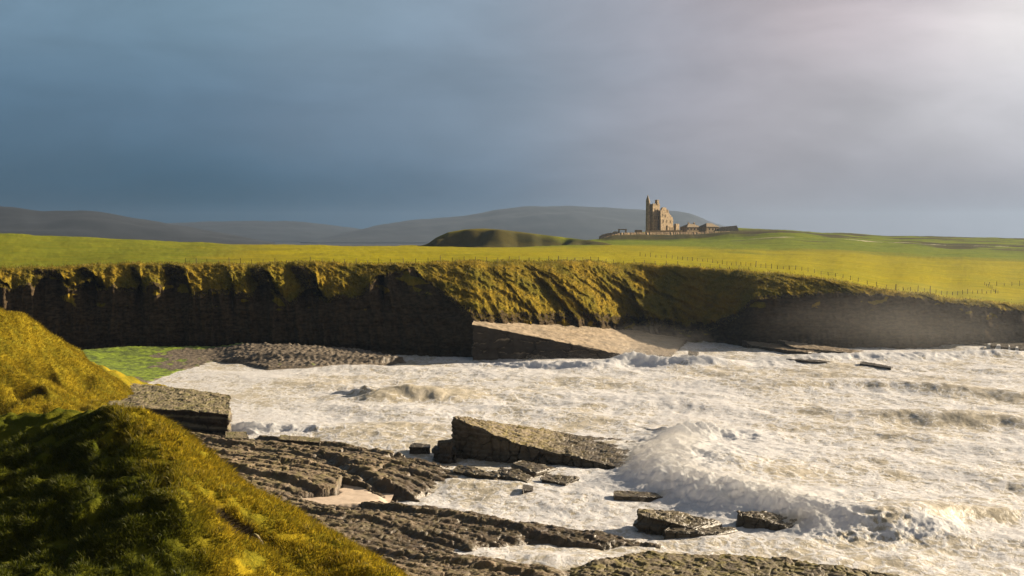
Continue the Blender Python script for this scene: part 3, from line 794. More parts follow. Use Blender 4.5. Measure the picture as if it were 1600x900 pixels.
# cove on the far side
loft_rock('rock_slab', [(738, 507, 292), (800, 519, 292.5), (860, 531, 293), (920, 543, 294), (985, 556, 295), (1050, 556, 299)],
          [(742, 500, 300), (800, 501, 314), (860, 503, 326), (920, 508, 336), (990, 516, 347), (1075, 527, 354)], -2.0, M['bed'],
          'pale flat rock bed sloping from the far cliff into the sea', 'rock', 71, nu=220, nt=60, nsd=36, cell=(6, 2.4), rough=1.0, batter=0.0, bedding=0.2, topc=0.25)
rock_at('rock', ([q(1175, 540, 0.8), q(1230, 547, 0.8), q(1262, 551, 0.5)], [q(1160, 532, 1.6), q(1240, 540, 1.0), q(1290, 548, 0.5)]), -2, 'left of two brown rock strips along the foot of the far cliff', 'bed', 73, 0.8)
rock_at('rock', ([q(1240, 543, 1.2), q(1300, 548, 0.7), q(1330, 551, 0.4)], [q(1215, 531, 2.2), q(1290, 541, 1.2), q(1350, 548, 0.4)]), -2, 'right of two brown rock strips along the foot of the far cliff', 'bed', 79, 0.8)
rock_at('rock', ([q(1222, 560, 0.9), q(1292, 567, 0.4)], [q(1225, 556, 1.0), q(1300, 565, 0.4)]), -2, 'thin dark rock breaking the far surf, left of a pair', 'darkrock', 83, 0.5)
rock_at('rock', ([q(1344, 568, 0.7), q(1392, 575, 0.4)], [q(1346, 564, 0.8), q(1396, 573, 0.4)]), -2, 'thin dark rock breaking the far surf, right of a pair', 'darkrock', 89, 0.5)
rock_at('rock', ([q(1076, 552, 1.0), q(1090, 554, 0.8)], [q(1076, 548, 1.1), q(1092, 550, 0.9)]), -2, 'little dark rock in the foam off the pale rock bed', 'darkrock', 91, 0.4, nu=40)
loft_rock('rock_ledge', [(1520, 536, 330), (1555, 541, 322), (1600, 546, 316), (1700, 560, 306)],
          [(1510, 526, 345), (1560, 526, 345), (1620, 527, 345), (1720, 530, 345)], -2.0, M['darkrock'],
          'dark stepped ledge with water running off it at the far right', 'rock', 97, nu=150, rough=0.9, cell=(3, 1.5), batter=0.0)
# water running off the far ledge
cas = tag(empty('cascade', tuple(P(1565, 548, 321))), 'white water cascading off the dark ledge at far right', 'waterfall')
mw, tw_, bw, gw = material('falling_water')
tw_.put(bw, 'Base Color', tw_.mix(tw_.noise(tw_.mapping(gw.outputs['Position'], (6, 1, 0.5)), 1.0, 5), (0.34, 0.32, 0.29), (0.72, 0.70, 0.68))); bw.inputs['Roughness'].default_value = 0.5
co_ = Vector(cas.location)
for a0, a1 in ((1547, 1552.5), (1562, 1570), (1579, 1582), (1591, 1596)):
    uu, vv = np.meshgrid(np.linspace(0, 1, 14), np.linspace(0, 1, 26))
    pxx = a0 + (a1 - a0) * (uu - 0.5) * (0.5 + 0.7 * vv) + 2.0 * noise(vv * 3, a0)
    Yf = np.interp(pxx, [1520, 1555, 1600, 1700], [330, 322, 316, 306]); zt = P(pxx, np.interp(pxx, [1520, 1555, 1600, 1700], [536, 541, 546, 560]), Yf)[..., 2]
    fl = np.clip((vv - 0.4) / 0.6, 0, 1)
    Yc = Yf + 3 * np.clip(1 - vv / 0.4, 0, 1) - 1.1 - 0.9 * np.sqrt(fl) + 0.15 * noise(pxx * 0.6, vv * 5)
    zc = zt + 0.45 - (zt + 0.45) * fl ** 1.6 + 0.1 * noise(pxx * 0.4, vv * 4, 3)
    SVc = np.stack([(pxx - 800) / F * Yc, Yc, zc], -1) - np.array(co_)
    grid_mesh('stream', SVc, mw, cas)
# stone on the near hillside
hp = P(402, 832, 63.7)
bm = bmesh.new(); bmesh.ops.create_icosphere(bm, subdivisions=4, radius=1)
for v in bm.verts:
    c = v.co.copy(); k = 1 + 0.22 * float(noise(c.x * 1.4, c.y * 1.4, c.z * 1.4)) + 0.06 * float(noise(c.x * 4, c.y * 4, c.z * 4))
    v.co = Vector((c.x * 0.26 * k, c.y * 0.24 * k, c.z * 0.46 * k))
for f in bm.faces: f.smooth = True
st = bm_obj('stone', bm, M['ledge']); st.location = (hp[0], hp[1], float(hill_z(np.array([hp[0]]), np.array([hp[1]]))[0]) + 0.2)
st.rotation_euler = (0.2, -0.3, 0)
tag(st, 'small pale stone in an eroded hollow on the sunlit grass', 'stone')

# ---------------------------------------------------------------- shore under the far cliff
sh = [PZ(*k) for k in [(100, 548, 2.0), (200, 541, 2.2), (300, 541, 2.0), (400, 543, 2.0), (500, 548, 1.6), (560, 552, 0.9), (600, 560, 0.4), (630, 565, 0.1), (545, 570, 0.2), (480, 573, 0.3), (420, 575, 0.3), (380, 568, 0.2),
                       (330, 564, 0.15), (290, 576, 0.1), (235, 594, 0.1), (180, 610, 0.4), (110, 600, 1.5)]]
X3, Y3 = np.meshgrid(np.arange(-118, -15, 0.3), np.arange(205, 330, 0.3))
Z3 = rbf([np.array(p) for p in sh] + [PZ(200, 560, 1.0), PZ(300, 560, 0.7), PZ(400, 560, 1.0), PZ(460, 565, 0.9)], X3, Y3, 0.1)
Z3 = np.clip(Z3, -2, 2.5)
in3 = inside(X3, Y3, sh); d3, _, _ = seg_dist(X3, Y3, [tuple(p[:2]) for p in sh + [sh[0]]])
f1, f2, hid = worley(X3 * 0.85, Y3 * 0.6, 9)
pxs = X3 / Y3 * 2000 + 800
rocky = sstep(250, 380, pxs + 40 * fbm(X3 * 0.05, Y3 * 0.05, 3, 2))
scarp = sstep(330, 380, pxs) * sstep(0, 1, (Y3 - 283) / 3)
Z3 = Z3 + (0.08 + 0.34 * rocky) * (sstep(0.6, 0.1, f1) * hid) + 0.25 * rocky * billow(X3 * 0.9, Y3 * 0.6, 5, 3) + 0.9 * scarp * in3
Z3 = Z3 + 0.12 * fbm(X3, Y3, 3, 4)
Z3 = np.where(in3, Z3, np.minimum(Z3, 0.3) - 0.35 * d3)
alg = sstep(0.0, 0.5, (1 - sstep(235, 290, pxs + 60 * fbm(X3 * 0.12, Y3 * 0.06, 6, 4))) * sstep(246, 262, Y3) + 0.7 * sstep(300, 306, Y3) * sstep(0.0, 0.25, fbm(X3 * 0.05, Y3 * 0.05, 31, 2)) + 0.35 * fbm(X3 * 0.3, Y3 * 0.15, 4, 3))
m, t, b, g = material('shore_stones')
p = g.outputs['Position']; n1 = t.noise(p, 1.3, 5, 0.7)
col = t.mix(t.ramp(n1, 0.35, 0.65), (0.035, 0.026, 0.017), (0.15, 0.115, 0.075))
gr = t.mix(t.ramp(t.noise(p, 0.35, 6, 0.7), 0.38, 0.62), (0.05, 0.07, 0.004), (0.16, 0.215, 0.003))
al = t.ramp(t.math('ADD', t.attr('algae'), t.math('MULTIPLY', t.math('SUBTRACT', n1, 0.5), 0.9)), 0.35, 0.9)
col = t.mix(al, col, gr)
t.put(b, 'Base Color', col); t.put(b, 'Roughness', 0.6); t.put(b, 'Normal', t.bump(n1, 0.6, 0.3))
tag(grid_mesh('shore', np.stack([X3, Y3, Z3], -1), m, attrs={'algae': alg}), kind='structure')

# ---------------------------------------------------------------- sea
nA = 1000
aa = np.linspace(-0.47, 0.50, nA)
rr = np.concatenate([np.arange(84, 112, 0.4), np.arange(112, 186, 0.14), np.arange(186, 300, 0.38), np.arange(300, 480, 0.8)])
A, R_ = np.meshgrid(aa, rr)
WX, WY = A * R_, R_.copy()
pxw = A * 2000 + 800
# swell running in from the right: several trains with sharpened crests
def train(x, y, ang, lam, amp, ph, sharp=2.0, wob=0.25):
    ux, uy = math.cos(ang), math.sin(ang)
    s = (x * ux + y * uy) / lam + wob * fbm(x * 0.02 + ph, y * 0.02, ph, 3) * 2 + ph
    c = 0.5 + 0.5 * np.cos(2 * np.pi * s)
    env = 0.55 + 0.6 * fbm(x * 0.025 + ph * 3, y * 0.025, ph + 5, 2)
    return amp * env * (c ** sharp - 0.35)
WZ = train(WX, WY, 1.15, 27, 0.85, 0.2) + train(WX, WY, 0.75, 15, 0.34, 1.7) + train(WX, WY, 1.55, 9, 0.17, 2.9) + train(WX, WY, 0.3, 6.1, 0.08, 4.1)
WZ += 0.20 * fbm(WX * 0.16, WY * 0.10, 3, 3) + 0.13 * fbm(WX * 0.42, WY * 0.36, 7, 4)
calm = 1 - 0.6 * sstep(560, 380, pxw) * 1.0
WZ *= calm
# named waves: crest line (px, py of foot), heights, front width, back width
foam_extra = np.zeros_like(WZ)
turb = np.zeros_like(WZ)
def wave(foot, heights, fw, bw, turbulence, fo=1.0):
    global WZ, foam_extra, turb
    pts = [tuple(PZ(a, b_, 0)[:2]) for a, b_ in foot]
    best = np.full(WX.shape, 1e9); par = np.zeros(WX.shape); s = np.zeros(WX.shape); over = np.zeros(WX.shape)
    for i in range(len(pts) - 1):
        (ax, ay), (bx_, by_) = pts[i], pts[i + 1]
        ex, ey = bx_ - ax, by_ - ay; L = math.hypot(ex, ey)
        t0 = ((WX - ax) * ex + (WY - ay) * ey) / (L * L); t1 = np.clip(t0, 0, 1)
        dx, dy = WX - ax - t1 * ex, WY - ay - t1 * ey
        dd = np.hypot(dx, dy); cr = (ex * (WY - ay) - ey * (WX - ax)) / L
        mm = dd < best
        ov = np.abs(t0 - t1) * L * ((i == 0) * (t0 < 0) + (i == len(pts) - 2) * (t0 > 1))
        s = np.where(mm, np.where(ov > 0, cr, np.sign(cr) * dd), s)
        over = np.where(mm, ov, over); par = np.where(mm, i + t1, par); best = np.where(mm, dd, best)
    h = np.interp(par, np.arange(len(heights)), heights) * np.exp(-(over / 6.0) ** 2)
    s2 = s + 0.9 * fbm(WX * 0.16, WY * 0.16, 3, 2)
    f = np.where(s2 < 0, np.exp(-(s2 / fw) ** 2), np.exp(-(np.maximum(s2 - 0.8, 0) / bw) ** 1.3))
    WZ = WZ + h * f
    turb = np.maximum(turb, np.exp(-(over / 5.0) ** 2) * turbulence * np.interp(par, np.arange(len(heights)), np.minimum(1, np.array(heights) / max(heights) * 1.3)) * np.exp(-np.maximum(s2, 0) / (bw * 0.55)) * np.exp(-(np.minimum(s2, 0) / (fw * 1.6)) ** 2))
    if fo < 0: turb = turb * (1 - 0.92 * np.clip(f * 1.3, 0, 1) * np.exp(-(over / 4.0) ** 2))
    foam_extra = foam_extra + fo * f * np.minimum(h, 1)
wave([(1062, 702), (1034, 727), (1036, 752), (1070, 770), (1130, 782), (1210, 800), (1300, 822), (1385, 827)], [1.2, 1.8, 2.0, 1.85, 1.7, 1.55, 1.45, 1.25], 3.4, 9.0, 1.0)
wave([(1405, 825), (1440, 819), (1490, 813), (1545, 811), (1600, 806), (1720, 800)], [0.7, 1.1, 1.25, 1.0, 0.7, 0.6], 1.9, 7.0, 0.03, -1.1)
wave([(1030, 690), (1065, 690), (1110, 684), (1160, 684)], [0.7, 2.0, 1.8, 0.6], 2.8, 6.0, 0.9)
wave([(555, 622), (590, 624), (640, 622), (700, 622), (760, 625)], [0.6, 1.6, 2.3, 1.4, 0.3], 3.6, 7.0, 0.0, -1.2)
wave([(545, 618), (570, 622), (590, 622)], [0.6, 1.5, 0.3], 0.8, 3.0, 0.5)
wave([(700, 668), (620, 666), (520, 664)], [0.5, 0.9, 0.3], 3.0, 6.0, 0.0, -0.8)
wave([(365, 676), (400, 677), (470, 676)], [1.0, 1.3, 0.5], 1.0, 3.0, 0.9)
wave([(940, 575), (985, 570), (1040, 572), (1090, 572)], [0.6, 2.4, 1.2, 1.8], 2.0, 5.0, 0.9)
wave([(1150, 610), (1230, 606), (1330, 604), (1450, 610), (1600, 622)], [0.3, 1.2, 1.4, 1.2, 1.0], 4.5, 9.0, 0.0, -0.5)
wave([(1280, 660), (1400, 655), (1520, 660), (1660, 668)], [0.3, 0.9, 1.1, 0.9], 4.0, 8.0, 0.0, -0.7)
wave([(1150, 570), (1220, 566), (1320, 562), (1420, 560), (1520, 556), (1640, 556)], [0.6, 1.0, 1.6, 1.3, 1.0, 0.8], 3.0, 6.0, 0.35)
wave([(760, 570), (840, 572), (920, 574)], [0.5, 1.2, 0.8], 2.0, 5.0, 0.6)
wave([(860, 640), (960, 632), (1050, 634), (1120, 640)], [0.2, 0.8, 0.9, 0.3], 3.5, 7.0, 0.0, -0.3)
# boiling foam
SV = np.stack([WX, WY, WZ], -1)
nv = grid_normals(SV); nv *= np.sign(nv[..., 2:3])
ti = np.nonzero(turb > 0.02)
bx, by, bz = WX[ti], WY[ti], WZ[ti]
b1 = 1.0 - 1.5 * np.abs(noise(bx * 0.38, by * 0.38, bz * 0.38)) + 0.0
b2 = 0.5 - np.abs(noise(bx * 0.95 + 5, by * 0.95, bz * 0.95)); b3 = 0.5 - np.abs(noise(bx * 2.1 + 9, by * 2.1, bz * 2.1))
b4 = noise(bx * 4.3, by * 4.3, bz * 4.3)
dsp = turb[ti] * (1.0 * (b1 - 0.6) + 0.60 * (b2 - 0.2) + 0.24 * (b3 - 0.2) + 0.10 * b4)
SV[ti] += nv[ti] * dsp[:, None]
slope = np.gradient(WZ, axis=0) / np.maximum(np.gradient(WY, axis=0), 1e-3)
foam = 0.50 + 0.35 * foam_extra + 1.0 * turb + 0.35 * fbm(WX * 0.05, WY * 0.035, 6, 4) - 0.75 * np.clip(slope, -0.3, 0.5)
m, t, b, g = material('sea_water')
p = g.outputs['Position']
ps = t.mapping(p, (1.0, 0.72, 0.8), rot=(0, 0, math.radians(-14)))
n0 = t.noise(t.mapping(p, (0.012, 0.035, 0.0)), 1.0, 4, 0.55, 0.4)
n1 = t.noise(ps, 0.15, 6, 0.6, 0.8)
n2 = t.noise(ps, 0.55, 6, 0.66, 1.2)
n3 = t.noise(ps, 1.7, 5, 0.7, 1.0)
vor = t.voronoi(t.mix(0.25, ps, t.noise(ps, 0.8, 3, out=1)), 0.75, 'DISTANCE_TO_EDGE')
lace = t.ramp(vor, 0.0, 0.16, 0.30, 0.0)
fm = t.math('ADD', t.attr('foam'), t.math('MULTIPLY', t.math('SUBTRACT', n1, 0.5), 1.2))
fm = t.math('ADD', fm, t.math('MULTIPLY', t.math('SUBTRACT', n2, 0.5), 1.0))
fm = t.math('ADD', fm, t.math('MULTIPLY', t.math('SUBTRACT', n3, 0.5), 1.3))
fm = t.math('ADD', fm, t.math('MULTIPLY', t.math('SUBTRACT', n0, 0.5), 1.3))
fm = t.math('ADD', fm, lace)
fmask = t.ramp(fm, 0.25, 0.75)
water = t.mix(t.ramp(n2, 0.3, 0.7), (0.29, 0.25, 0.175), (0.46, 0.41, 0.33))
foamc = t.mix(t.ramp(n3, 0.35, 0.65), (0.55, 0.52, 0.505), (0.73, 0.725, 0.73))
foamc = t.mix(t.attr('boil'), foamc, (0.86, 0.855, 0.85))
col = t.mix(fmask, water, foamc)
t.put(b, 'Base Color', col)
t.put(b, 'Roughness', t.ramp(fmask, 0, 1, 0.42, 0.50)); t.put(b, 'Specular IOR Level', 0.22)
hh = t.math('ADD', t.math('MULTIPLY', n2, 0.7), t.math('MULTIPLY', n3, 0.55))
hh = t.math('ADD', hh, t.math('MULTIPLY', fmask, 0.25))
t.put(b, 'Normal', t.bump(hh, 0.6, 0.30))
tr = t.new('ShaderNodeBsdfTranslucent'); t.put(tr, 0, foamc)
mxs = t.new('ShaderNodeMixShader'); t.l.new(t.math('MULTIPLY', fmask, t.math('ADD', 0.28, t.math('MULTIPLY', t.attr('boil'), 0.42))), mxs.inputs[0])
t.l.new(b.outputs[0], mxs.inputs[1]); t.l.new(tr.outputs[0], mxs.inputs[2]); t.l.new(mxs.outputs[0], m.node_tree.nodes['Material Output'].inputs[0])
tag(grid_mesh('sea', SV, m, attrs={'foam': foam, 'boil': np.clip(turb * 1.3, 0, 1)}), kind='structure')

# spray flung off the breakers: drops too many to count
def drops(name, centres, mat):
    n = len(centres[0]); c, r = centres
    tet = np.array([(1, 1, 1), (1, -1, -1), (-1, 1, -1), (-1, -1, 1)], float) / 1.7
    rot = rng.normal(size=(n, 4)); rot /= np.linalg.norm(rot, axis=1)[:, None]
    w, x, y, z = rot.T
    Rm = np.stack([1 - 2 * (y * y + z * z), 2 * (x * y - z * w), 2 * (x * z + y * w), 2 * (x * y + z * w), 1 - 2 * (x * x + z * z), 2 * (y * z - x * w), 2 * (x * z - y * w), 2 * (y * z + x * w), 1 - 2 * (x * x + y * y)], -1).reshape(n, 3, 3)
    V = np.einsum('nij,kj->nki', Rm, tet) * r[:, None, None] + c[:, None, :]
    f = (np.arange(n)[:, None] * 4 + np.array([0, 1, 2, 0, 3, 1, 0, 2, 3, 1, 3, 2])).ravel()
    return tag(raw_mesh(name, V.reshape(-1, 3), f, np.full(n * 4, 3), mat, smooth=True), kind='stuff')
m, t, b, g = material('spray_drops')
t.put(b, 'Base Color', (0.8, 0.78, 0.75, 1)); t.put(b, 'Roughness', 0.5)
tr = t.new('ShaderNodeBsdfTranslucent'); t.put(tr, 0, (0.85, 0.82, 0.78, 1))
mx = t.new('ShaderNodeMixShader'); t.put(mx, 0, 0.5)
t.l.new(b.outputs[0], mx.inputs[1]); t.l.new(tr.outputs[0], mx.inputs[2]); t.l.new(mx.outputs[0], m.node_tree.nodes['Material Output'].inputs[0])
tw = turb.copy() * (turb > 0.45)
sp, sn = scatter(SV, tw, 200000)
up_ = rng.exponential(0.38, len(sp))
sp = sp + np.stack([rng.normal(0, 0.3, len(sp)) - 0.1 * up_, rng.normal(0, 0.3, len(sp)), up_], -1)
drops('sea_spray', (sp, rng.uniform(0.006, 0.024, len(sp))), m)

# ---------------------------------------------------------------- castle
K = 0.45      # metres per photo pixel at the castle
YC = 905.0
def cx(px): return (px - 800) / F * YC
def cz(py): return float(P(800, py, YC)[2])
TH = math.radians(47)
def yaw_box(bm, u, v, w, d, z0, z1, yaw=TH, taper=0.0):
    """box with centre u (world X), v (world Y), width w along the face, depth d"""
    c, s = math.cos(yaw), math.sin(yaw)
    vs = []
    for z, k in ((z0, 1.0), (z1, 1 - taper)):
        for a, b_ in ((-1, -1), (1, -1), (1, 1), (-1, 1)):
            lx, ly = a * w / 2 * k, b_ * d / 2 * k
            vs.append(bm.verts.new((u + lx * c - ly * s, v + lx * s + ly * c, z)))
    for f in ((0, 3, 2, 1), (4, 5, 6, 7), (0, 1, 5, 4), (1, 2, 6, 5), (2, 3, 7, 6), (3, 0, 4, 7)):
        bm.faces.new([vs[i] for i in f])
def poly_prism(bm, pts, u0, v0, thick, yaw=TH):
    """vertical outline (s along the face, z) extruded through its thickness"""
    c, s = math.cos(yaw), math.sin(yaw)
    a = [bm.verts.new((u0 + p_[0] * c, v0 + p_[0] * s, p_[1])) for p_ in pts]
    b_ = [bm.verts.new((u0 + p_[0] * c - thick * s, v0 + p_[0] * s + thick * c, p_[1])) for p_ in pts]
    bm.faces.new(a); bm.faces.new(b_[::-1])
    n = len(pts)
    for i in range(n): bm.faces.new([a[i], b_[i], b_[(i + 1) % n], a[(i + 1) % n]])
def cyl(bm, u, v, r0, r1, z0, z1, n=12):
    a = [bm.verts.new((u + r0 * math.cos(2 * math.pi * i / n), v + r0 * math.sin(2 * math.pi * i / n), z0)) for i in range(n)]
    if r1 < 1e-3:
        tip = bm.verts.new((u, v, z1))
        for i in range(n): bm.faces.new([a[i], a[(i + 1) % n], tip])
        bm.faces.new(a[::-1]); return
    b_ = [bm.verts.new((u + r1 * math.cos(2 * math.pi * i / n), v + r1 * math.sin(2 * math.pi * i / n), z1)) for i in range(n)]
    for i in range(n): bm.faces.new([a[i], a[(i + 1) % n], b_[(i + 1) % n], b_[i]])
    bm.faces.new(a[::-1]); bm.faces.new(b_)

castle = tag(empty('castle', (cx(1030), YC, cz(362))), 'ruined brown stone castle with a spired turret on the grassy rise', 'castle')
off = Vector(castle.location)
def cobj(name, bm, mat, parent=castle):
    o = bm_obj(name, bm, mat)
    o.data.transform(Matrix.Translation(-off)); o.parent = parent
    return o
g0 = cz(364) - 1.0
c30, s30 = math.cos(TH), math.sin(TH)
# keep
bm = bmesh.new(); yaw_box(bm, cx(1023.3), YC + 4, 8.2, 3.2, g0, cz(318.8))
keep_ = cobj('keep', bm, M['stone'])
bm = bmesh.new()
yaw_box(bm, cx(1023.3), YC + 4, 8.6, 3.6, cz(320.2), cz(319.4))
for i in range(4):
    uu = (-0.42 + 0.28 * i) * 8.2
    yaw_box(bm, cx(1023.3) + uu * c30 + 1.45 * s30, YC + 4 + uu * s30 - 1.45 * c30, 0.8, 0.5, cz(319.4), cz(317.6))
cobj('parapet', bm, M['stone'], castle)
bm = bmesh.new(); yaw_box(bm, cx(1027.2), YC + 4.4, 2.0, 2.1, cz(319.0), cz(312.6)); yaw_box(bm, cx(1027.2), YC + 4.4, 2.3, 2.4, cz(312.6), cz(312.0))
cobj('chimney', bm, M['stone'])
# turret
bm = bmesh.new(); cyl(bm, cx(1012.3), YC + 1.0, 1.62, 1.45, g0, cz(314)); cyl(bm, cx(1012.3), YC + 1.0, 1.5, 1.62, cz(327.5), cz(326.5))
tur = cobj('turret', bm, M['stone'])
bm = bmesh.new(); cyl(bm, cx(1012.0), YC + 1.0, 1.5, 0, cz(314), cz(303.8)); cobj('spire', bm, M['stone'], tur)
# wing with broken gable
bm = bmesh.new()
w0 = 1033.0
pts = [(0, g0), (10.6, g0), (10.6, cz(343)), (10.2, cz(341)), (10.0, cz(338.5)), (9.1, cz(338.8)), (8.7, cz(335.5)), (8.0, cz(336)), (7.3, cz(332.5)), (6.9, cz(333)), (6.5, cz(327.5)), (5.9, cz(327)), (5.6, cz(332.5)), (5.0, cz(333)), (4.7, cz(325)), (3.6, cz(324)), (0.9, cz(325)), (0.6, cz(328)), (-0.4, cz(329))]
poly_prism(bm, [(p_[0], p_[1]) for p_ in [(a_ * 1.38, b_) for a_, b_ in pts]], cx(w0), YC + 2.2, 1.2)
wing = cobj('gable_wall', bm, M['stone'])
bm = bmesh.new(); yaw_box(bm, cx(1042), YC + 10, 9.5, 3.0, g0, cz(338)); cobj('wing', bm, M['stone'])
bm = bmesh.new(); yaw_box(bm, cx(1038.3), YC + 5.6, 4.2, 1.2, cz(332), cz(323.8)); cobj('chimney', bm, M['stone'])
# bay and low wing before it
bm = bmesh.new(); yaw_box(bm, cx(1048), YC + 1.0, 9.5, 1.6, g0, cz(352.5)); yaw_box(bm, cx(1058.5), YC + 5.0, 4.0, 1.6, g0, cz(349.5)); cobj('porch', bm, M['stone'])
bm = bmesh.new(); yaw_box(bm, cx(1025), YC + 3.0, 3.0, 1.2, g0, cz(341), TH, 0.12); cobj('bay', bm, M['stone'])
# windows: dark recess with a raised stone surround
def window(u, v, w, z0, z1, yaw=TH):
    c, s = math.cos(yaw), math.sin(yaw)
    bm = bmesh.new()
    for k in (-1, 1):
        yaw_box(bm, u + k * (w / 2 + 0.1) * c, v + k * (w / 2 + 0.1) * s, 0.2, 0.3, z0 - 0.15, z1 + 0.15, yaw)
    yaw_box(bm, u, v, w, 0.3, z1, z1 + 0.2, yaw); yaw_box(bm, u, v, w, 0.36, z0 - 0.2, z0, yaw)
    fr_ = cobj('window', bm, M['palestone'])
    bm = bmesh.new(); yaw_box(bm, u, v + 0.03, w, 0.1, z0, z1, yaw); cobj('pane', bm, M['recess'], fr_)
def on_face(px_off, box_u, box_v, d):     # a point px_off metres along the front face
    return box_u + px_off * c30 + d / 2 * s30, box_v + px_off * s30 - d / 2 * c30
for (po, y0, y1, w) in ((-1.2, 330, 325.5, 1.0), (1.2, 331, 326.5, 0.8), (-1.4, 343, 336.5, 0.9), (0.4, 344, 336, 0.9), (2.0, 343, 337, 0.9), (-1.4, 355, 348, 0.9), (1.6, 356, 349, 0.9)):
    u, v = on_face(po * 1.25, cx(1023.3), YC + 4, 3.2); window(u, v, w, cz(y0), cz(y1))
for (po, y0, y1) in ((1.6, 338, 334), (4.0, 339, 335), (2.0, 348, 343), (5.0, 348, 343), (8.4, 348, 344)):
    window(cx(w0) + po * 1.38 * c30, YC + 2.2 + po * 1.38 * s30, 0.9, cz(y0), cz(y1))
for po in (-2.0, 0.6):
    u, v = on_face(po, cx(1048), YC + 1.0, 1.6); window(u, v, 0.9, cz(360), cz(355))

# terrace wall at the castle foot
def wall_thing(name, pts, thick, mat, label, cat='wall', hnoise=0.25, hole=None):
    """free standing wall along (px, y top, Y); foot follows the ground"""
    bm = bmesh.new()
    P3 = []
    for i in range(len(pts) - 1):
        n = max(2, int(abs(pts[i + 1][0] - pts[i][0]) / 1.5))
        for k in range(n):
            f = k / n
            P3.append([pts[i][j] + (pts[i + 1][j] - pts[i][j]) * f for j in range(3)])
    P3.append(list(pts[-1]))
    prev = None
    for k, (a, yt, Y) in enumerate(P3):
        x = (a - 800) / F * Y
        zt = float(P(800, yt, Y)[2]) + hnoise * float(noise(k * 0.6, len(label), 3))
        gz = head_z(x, Y) - 1.0
        ring = [bm.verts.new(c) for c in ((x, Y - 2.2 * (zt - gz) * (thick > 1), gz), (x, Y, zt), (x, Y + thick, zt), (x, Y + thick, gz))]
        if prev:
            for j in range(4): bm.faces.new([prev[j], prev[(j + 1) % 4], ring[(j + 1) % 4], ring[j]])
        else: bm.faces.new(ring[::-1])
        prev = ring
    bm.faces.new(prev)
    o = bm_obj(name, bm, mat)
    return tag(o, label, cat)
wall_thing('terrace_wall', [(1008, 360.5, 898), (1030, 360.0, 898), (1060, 359.5, 898), (1066, 360, 898)], 0.8, M['palestone'], 'low pale terrace wall along the foot of the castle', hnoise=0.1)
wall_thing('stone_wall', [(936, 369.5, 890), (942, 366, 891), (955, 363.6, 892), (985, 363.4, 893), (1015, 363, 893), (1060, 362.5, 893), (1100, 362, 892), (1140, 361, 890)], 1.2, M['gardenstone'], 'long brown garden wall below the castle and outbuildings', hnoise=0.35)
wall_thing('stone_wall', [(1121, 355.5, 905), (1135, 353.8, 903), (1151, 352.4, 900)], 3.0, M['stone'], 'straight low wall right of the outbuildings, at the crest of the rise', hnoise=0.05)
# ruined lookout on the wall
ru = tag(empty('garden_ruin', (cx(970), YC, cz(362))), 'little ruined arch with two piers on the garden wall, left of castle', 'ruin')
off_r = Vector(ru.location)
def robj(name, bm, mat, par, o_):
    o = bm_obj(name, bm, mat); o.data.transform(Matrix.Translation(-o_)); o.parent = par; return o
gz = head_z(cx(968), YC - 8) - 1
for a in (965.5, 976):
    bm = bmesh.new(); yaw_box(bm, cx(a), YC - 8, 0.9, 0.9, gz, cz(359.6), 0.2); robj('pier', bm, M['stone'], ru, off_r)
bm = bmesh.new(); yaw_box(bm, cx(970.8), YC - 8, 6.0, 1.2, cz(359.6), cz(357.9), 0.0); robj('lintel', bm, M['stone'], ru, off_r)
bm = bmesh.new(); yaw_box(bm, cx(960), YC - 8, 3.4, 1.0, gz, cz(361.8), 0.1); robj('wall_stub', bm, M['palestone'], ru, off_r)
r2 = tag(empty('stone_hut', (cx(996), YC, cz(362))), 'small square stone hut on the garden wall just left of the turret', 'hut')
off_2 = Vector(r2.location); gz = head_z(cx(996), YC - 8) - 1
bm = bmesh.new(); yaw_box(bm, cx(996), YC - 6, 4.6, 3.0, gz, cz(360.2), 0.1); robj('wall', bm, M['stone'], r2, off_2)
bm = bmesh.new(); yaw_box(bm, cx(996), YC - 6, 5.0, 3.4, cz(360.2), cz(359.2), 0.1, 0.25); robj('roof', bm, M['slate'], r2, off_2)

# outbuildings
def house(px0, px1, y_eave, y_ridge, dep, v, label, chim, wins, hip=2.5):
    u0, u1 = cx(px0), cx(px1); uc = (u0 + u1) / 2; wd = u1 - u0
    h_ = tag(empty('stable_house', (uc, v, cz(362))), label, 'house', 'outbuildings beside the castle')
    o_ = Vector(h_.location); gz = min(head_z(u0, v), head_z(u1, v)) - 0.8
    bm = bmesh.new(); yaw_box(bm, uc, v, wd - 0.6, dep, gz, cz(y_eave), 0.0); robj('wall', bm, M['stone'], h_, o_)
    bm = bmesh.new()
    ze, zr = cz(y_eave), cz(y_ridge)
    e = [bm.verts.new((uc + a * wd / 2, v + b_ * (dep / 2 + 0.3), ze)) for a, b_ in ((-1, -1), (1, -1), (1, 1), (-1, 1))]
    r_ = [bm.verts.new((u0 + hip, v, zr)), bm.verts.new((u1 - hip, v, zr))]
    for f in ((e[0], e[1], r_[1], r_[0]), (e[2], e[3], r_[0], r_[1]), (e[1], e[2], r_[1]), (e[3], e[0], r_[0]), (e[3], e[2], e[1], e[0])): bm.faces.new(f)
    rf = robj('roof', bm, M['slate'], h_, o_)
    for a in chim:
        bm = bmesh.new(); yaw_box(bm, cx(a), v, 0.9, 0.9, zr - 0.8, zr + 0.9, 0.0); robj('chimney', bm, M['stone'], rf, o_)
    for a in wins:
        bm = bmesh.new(); yaw_box(bm, cx(a), v - dep / 2 - 0.02, 0.9, 0.1, cz(359.5), cz(356.5), 0.0); robj('window', bm, M['recess'], h_, o_)
    h_.rotation_euler = (0, 0, 0.6)
house(1064, 1096, 355, 349.6, 7, 908, 'long stone outbuilding with two chimneys, nearest the castle', (1075, 1087), (1067, 1074, 1081, 1088), 5.0)
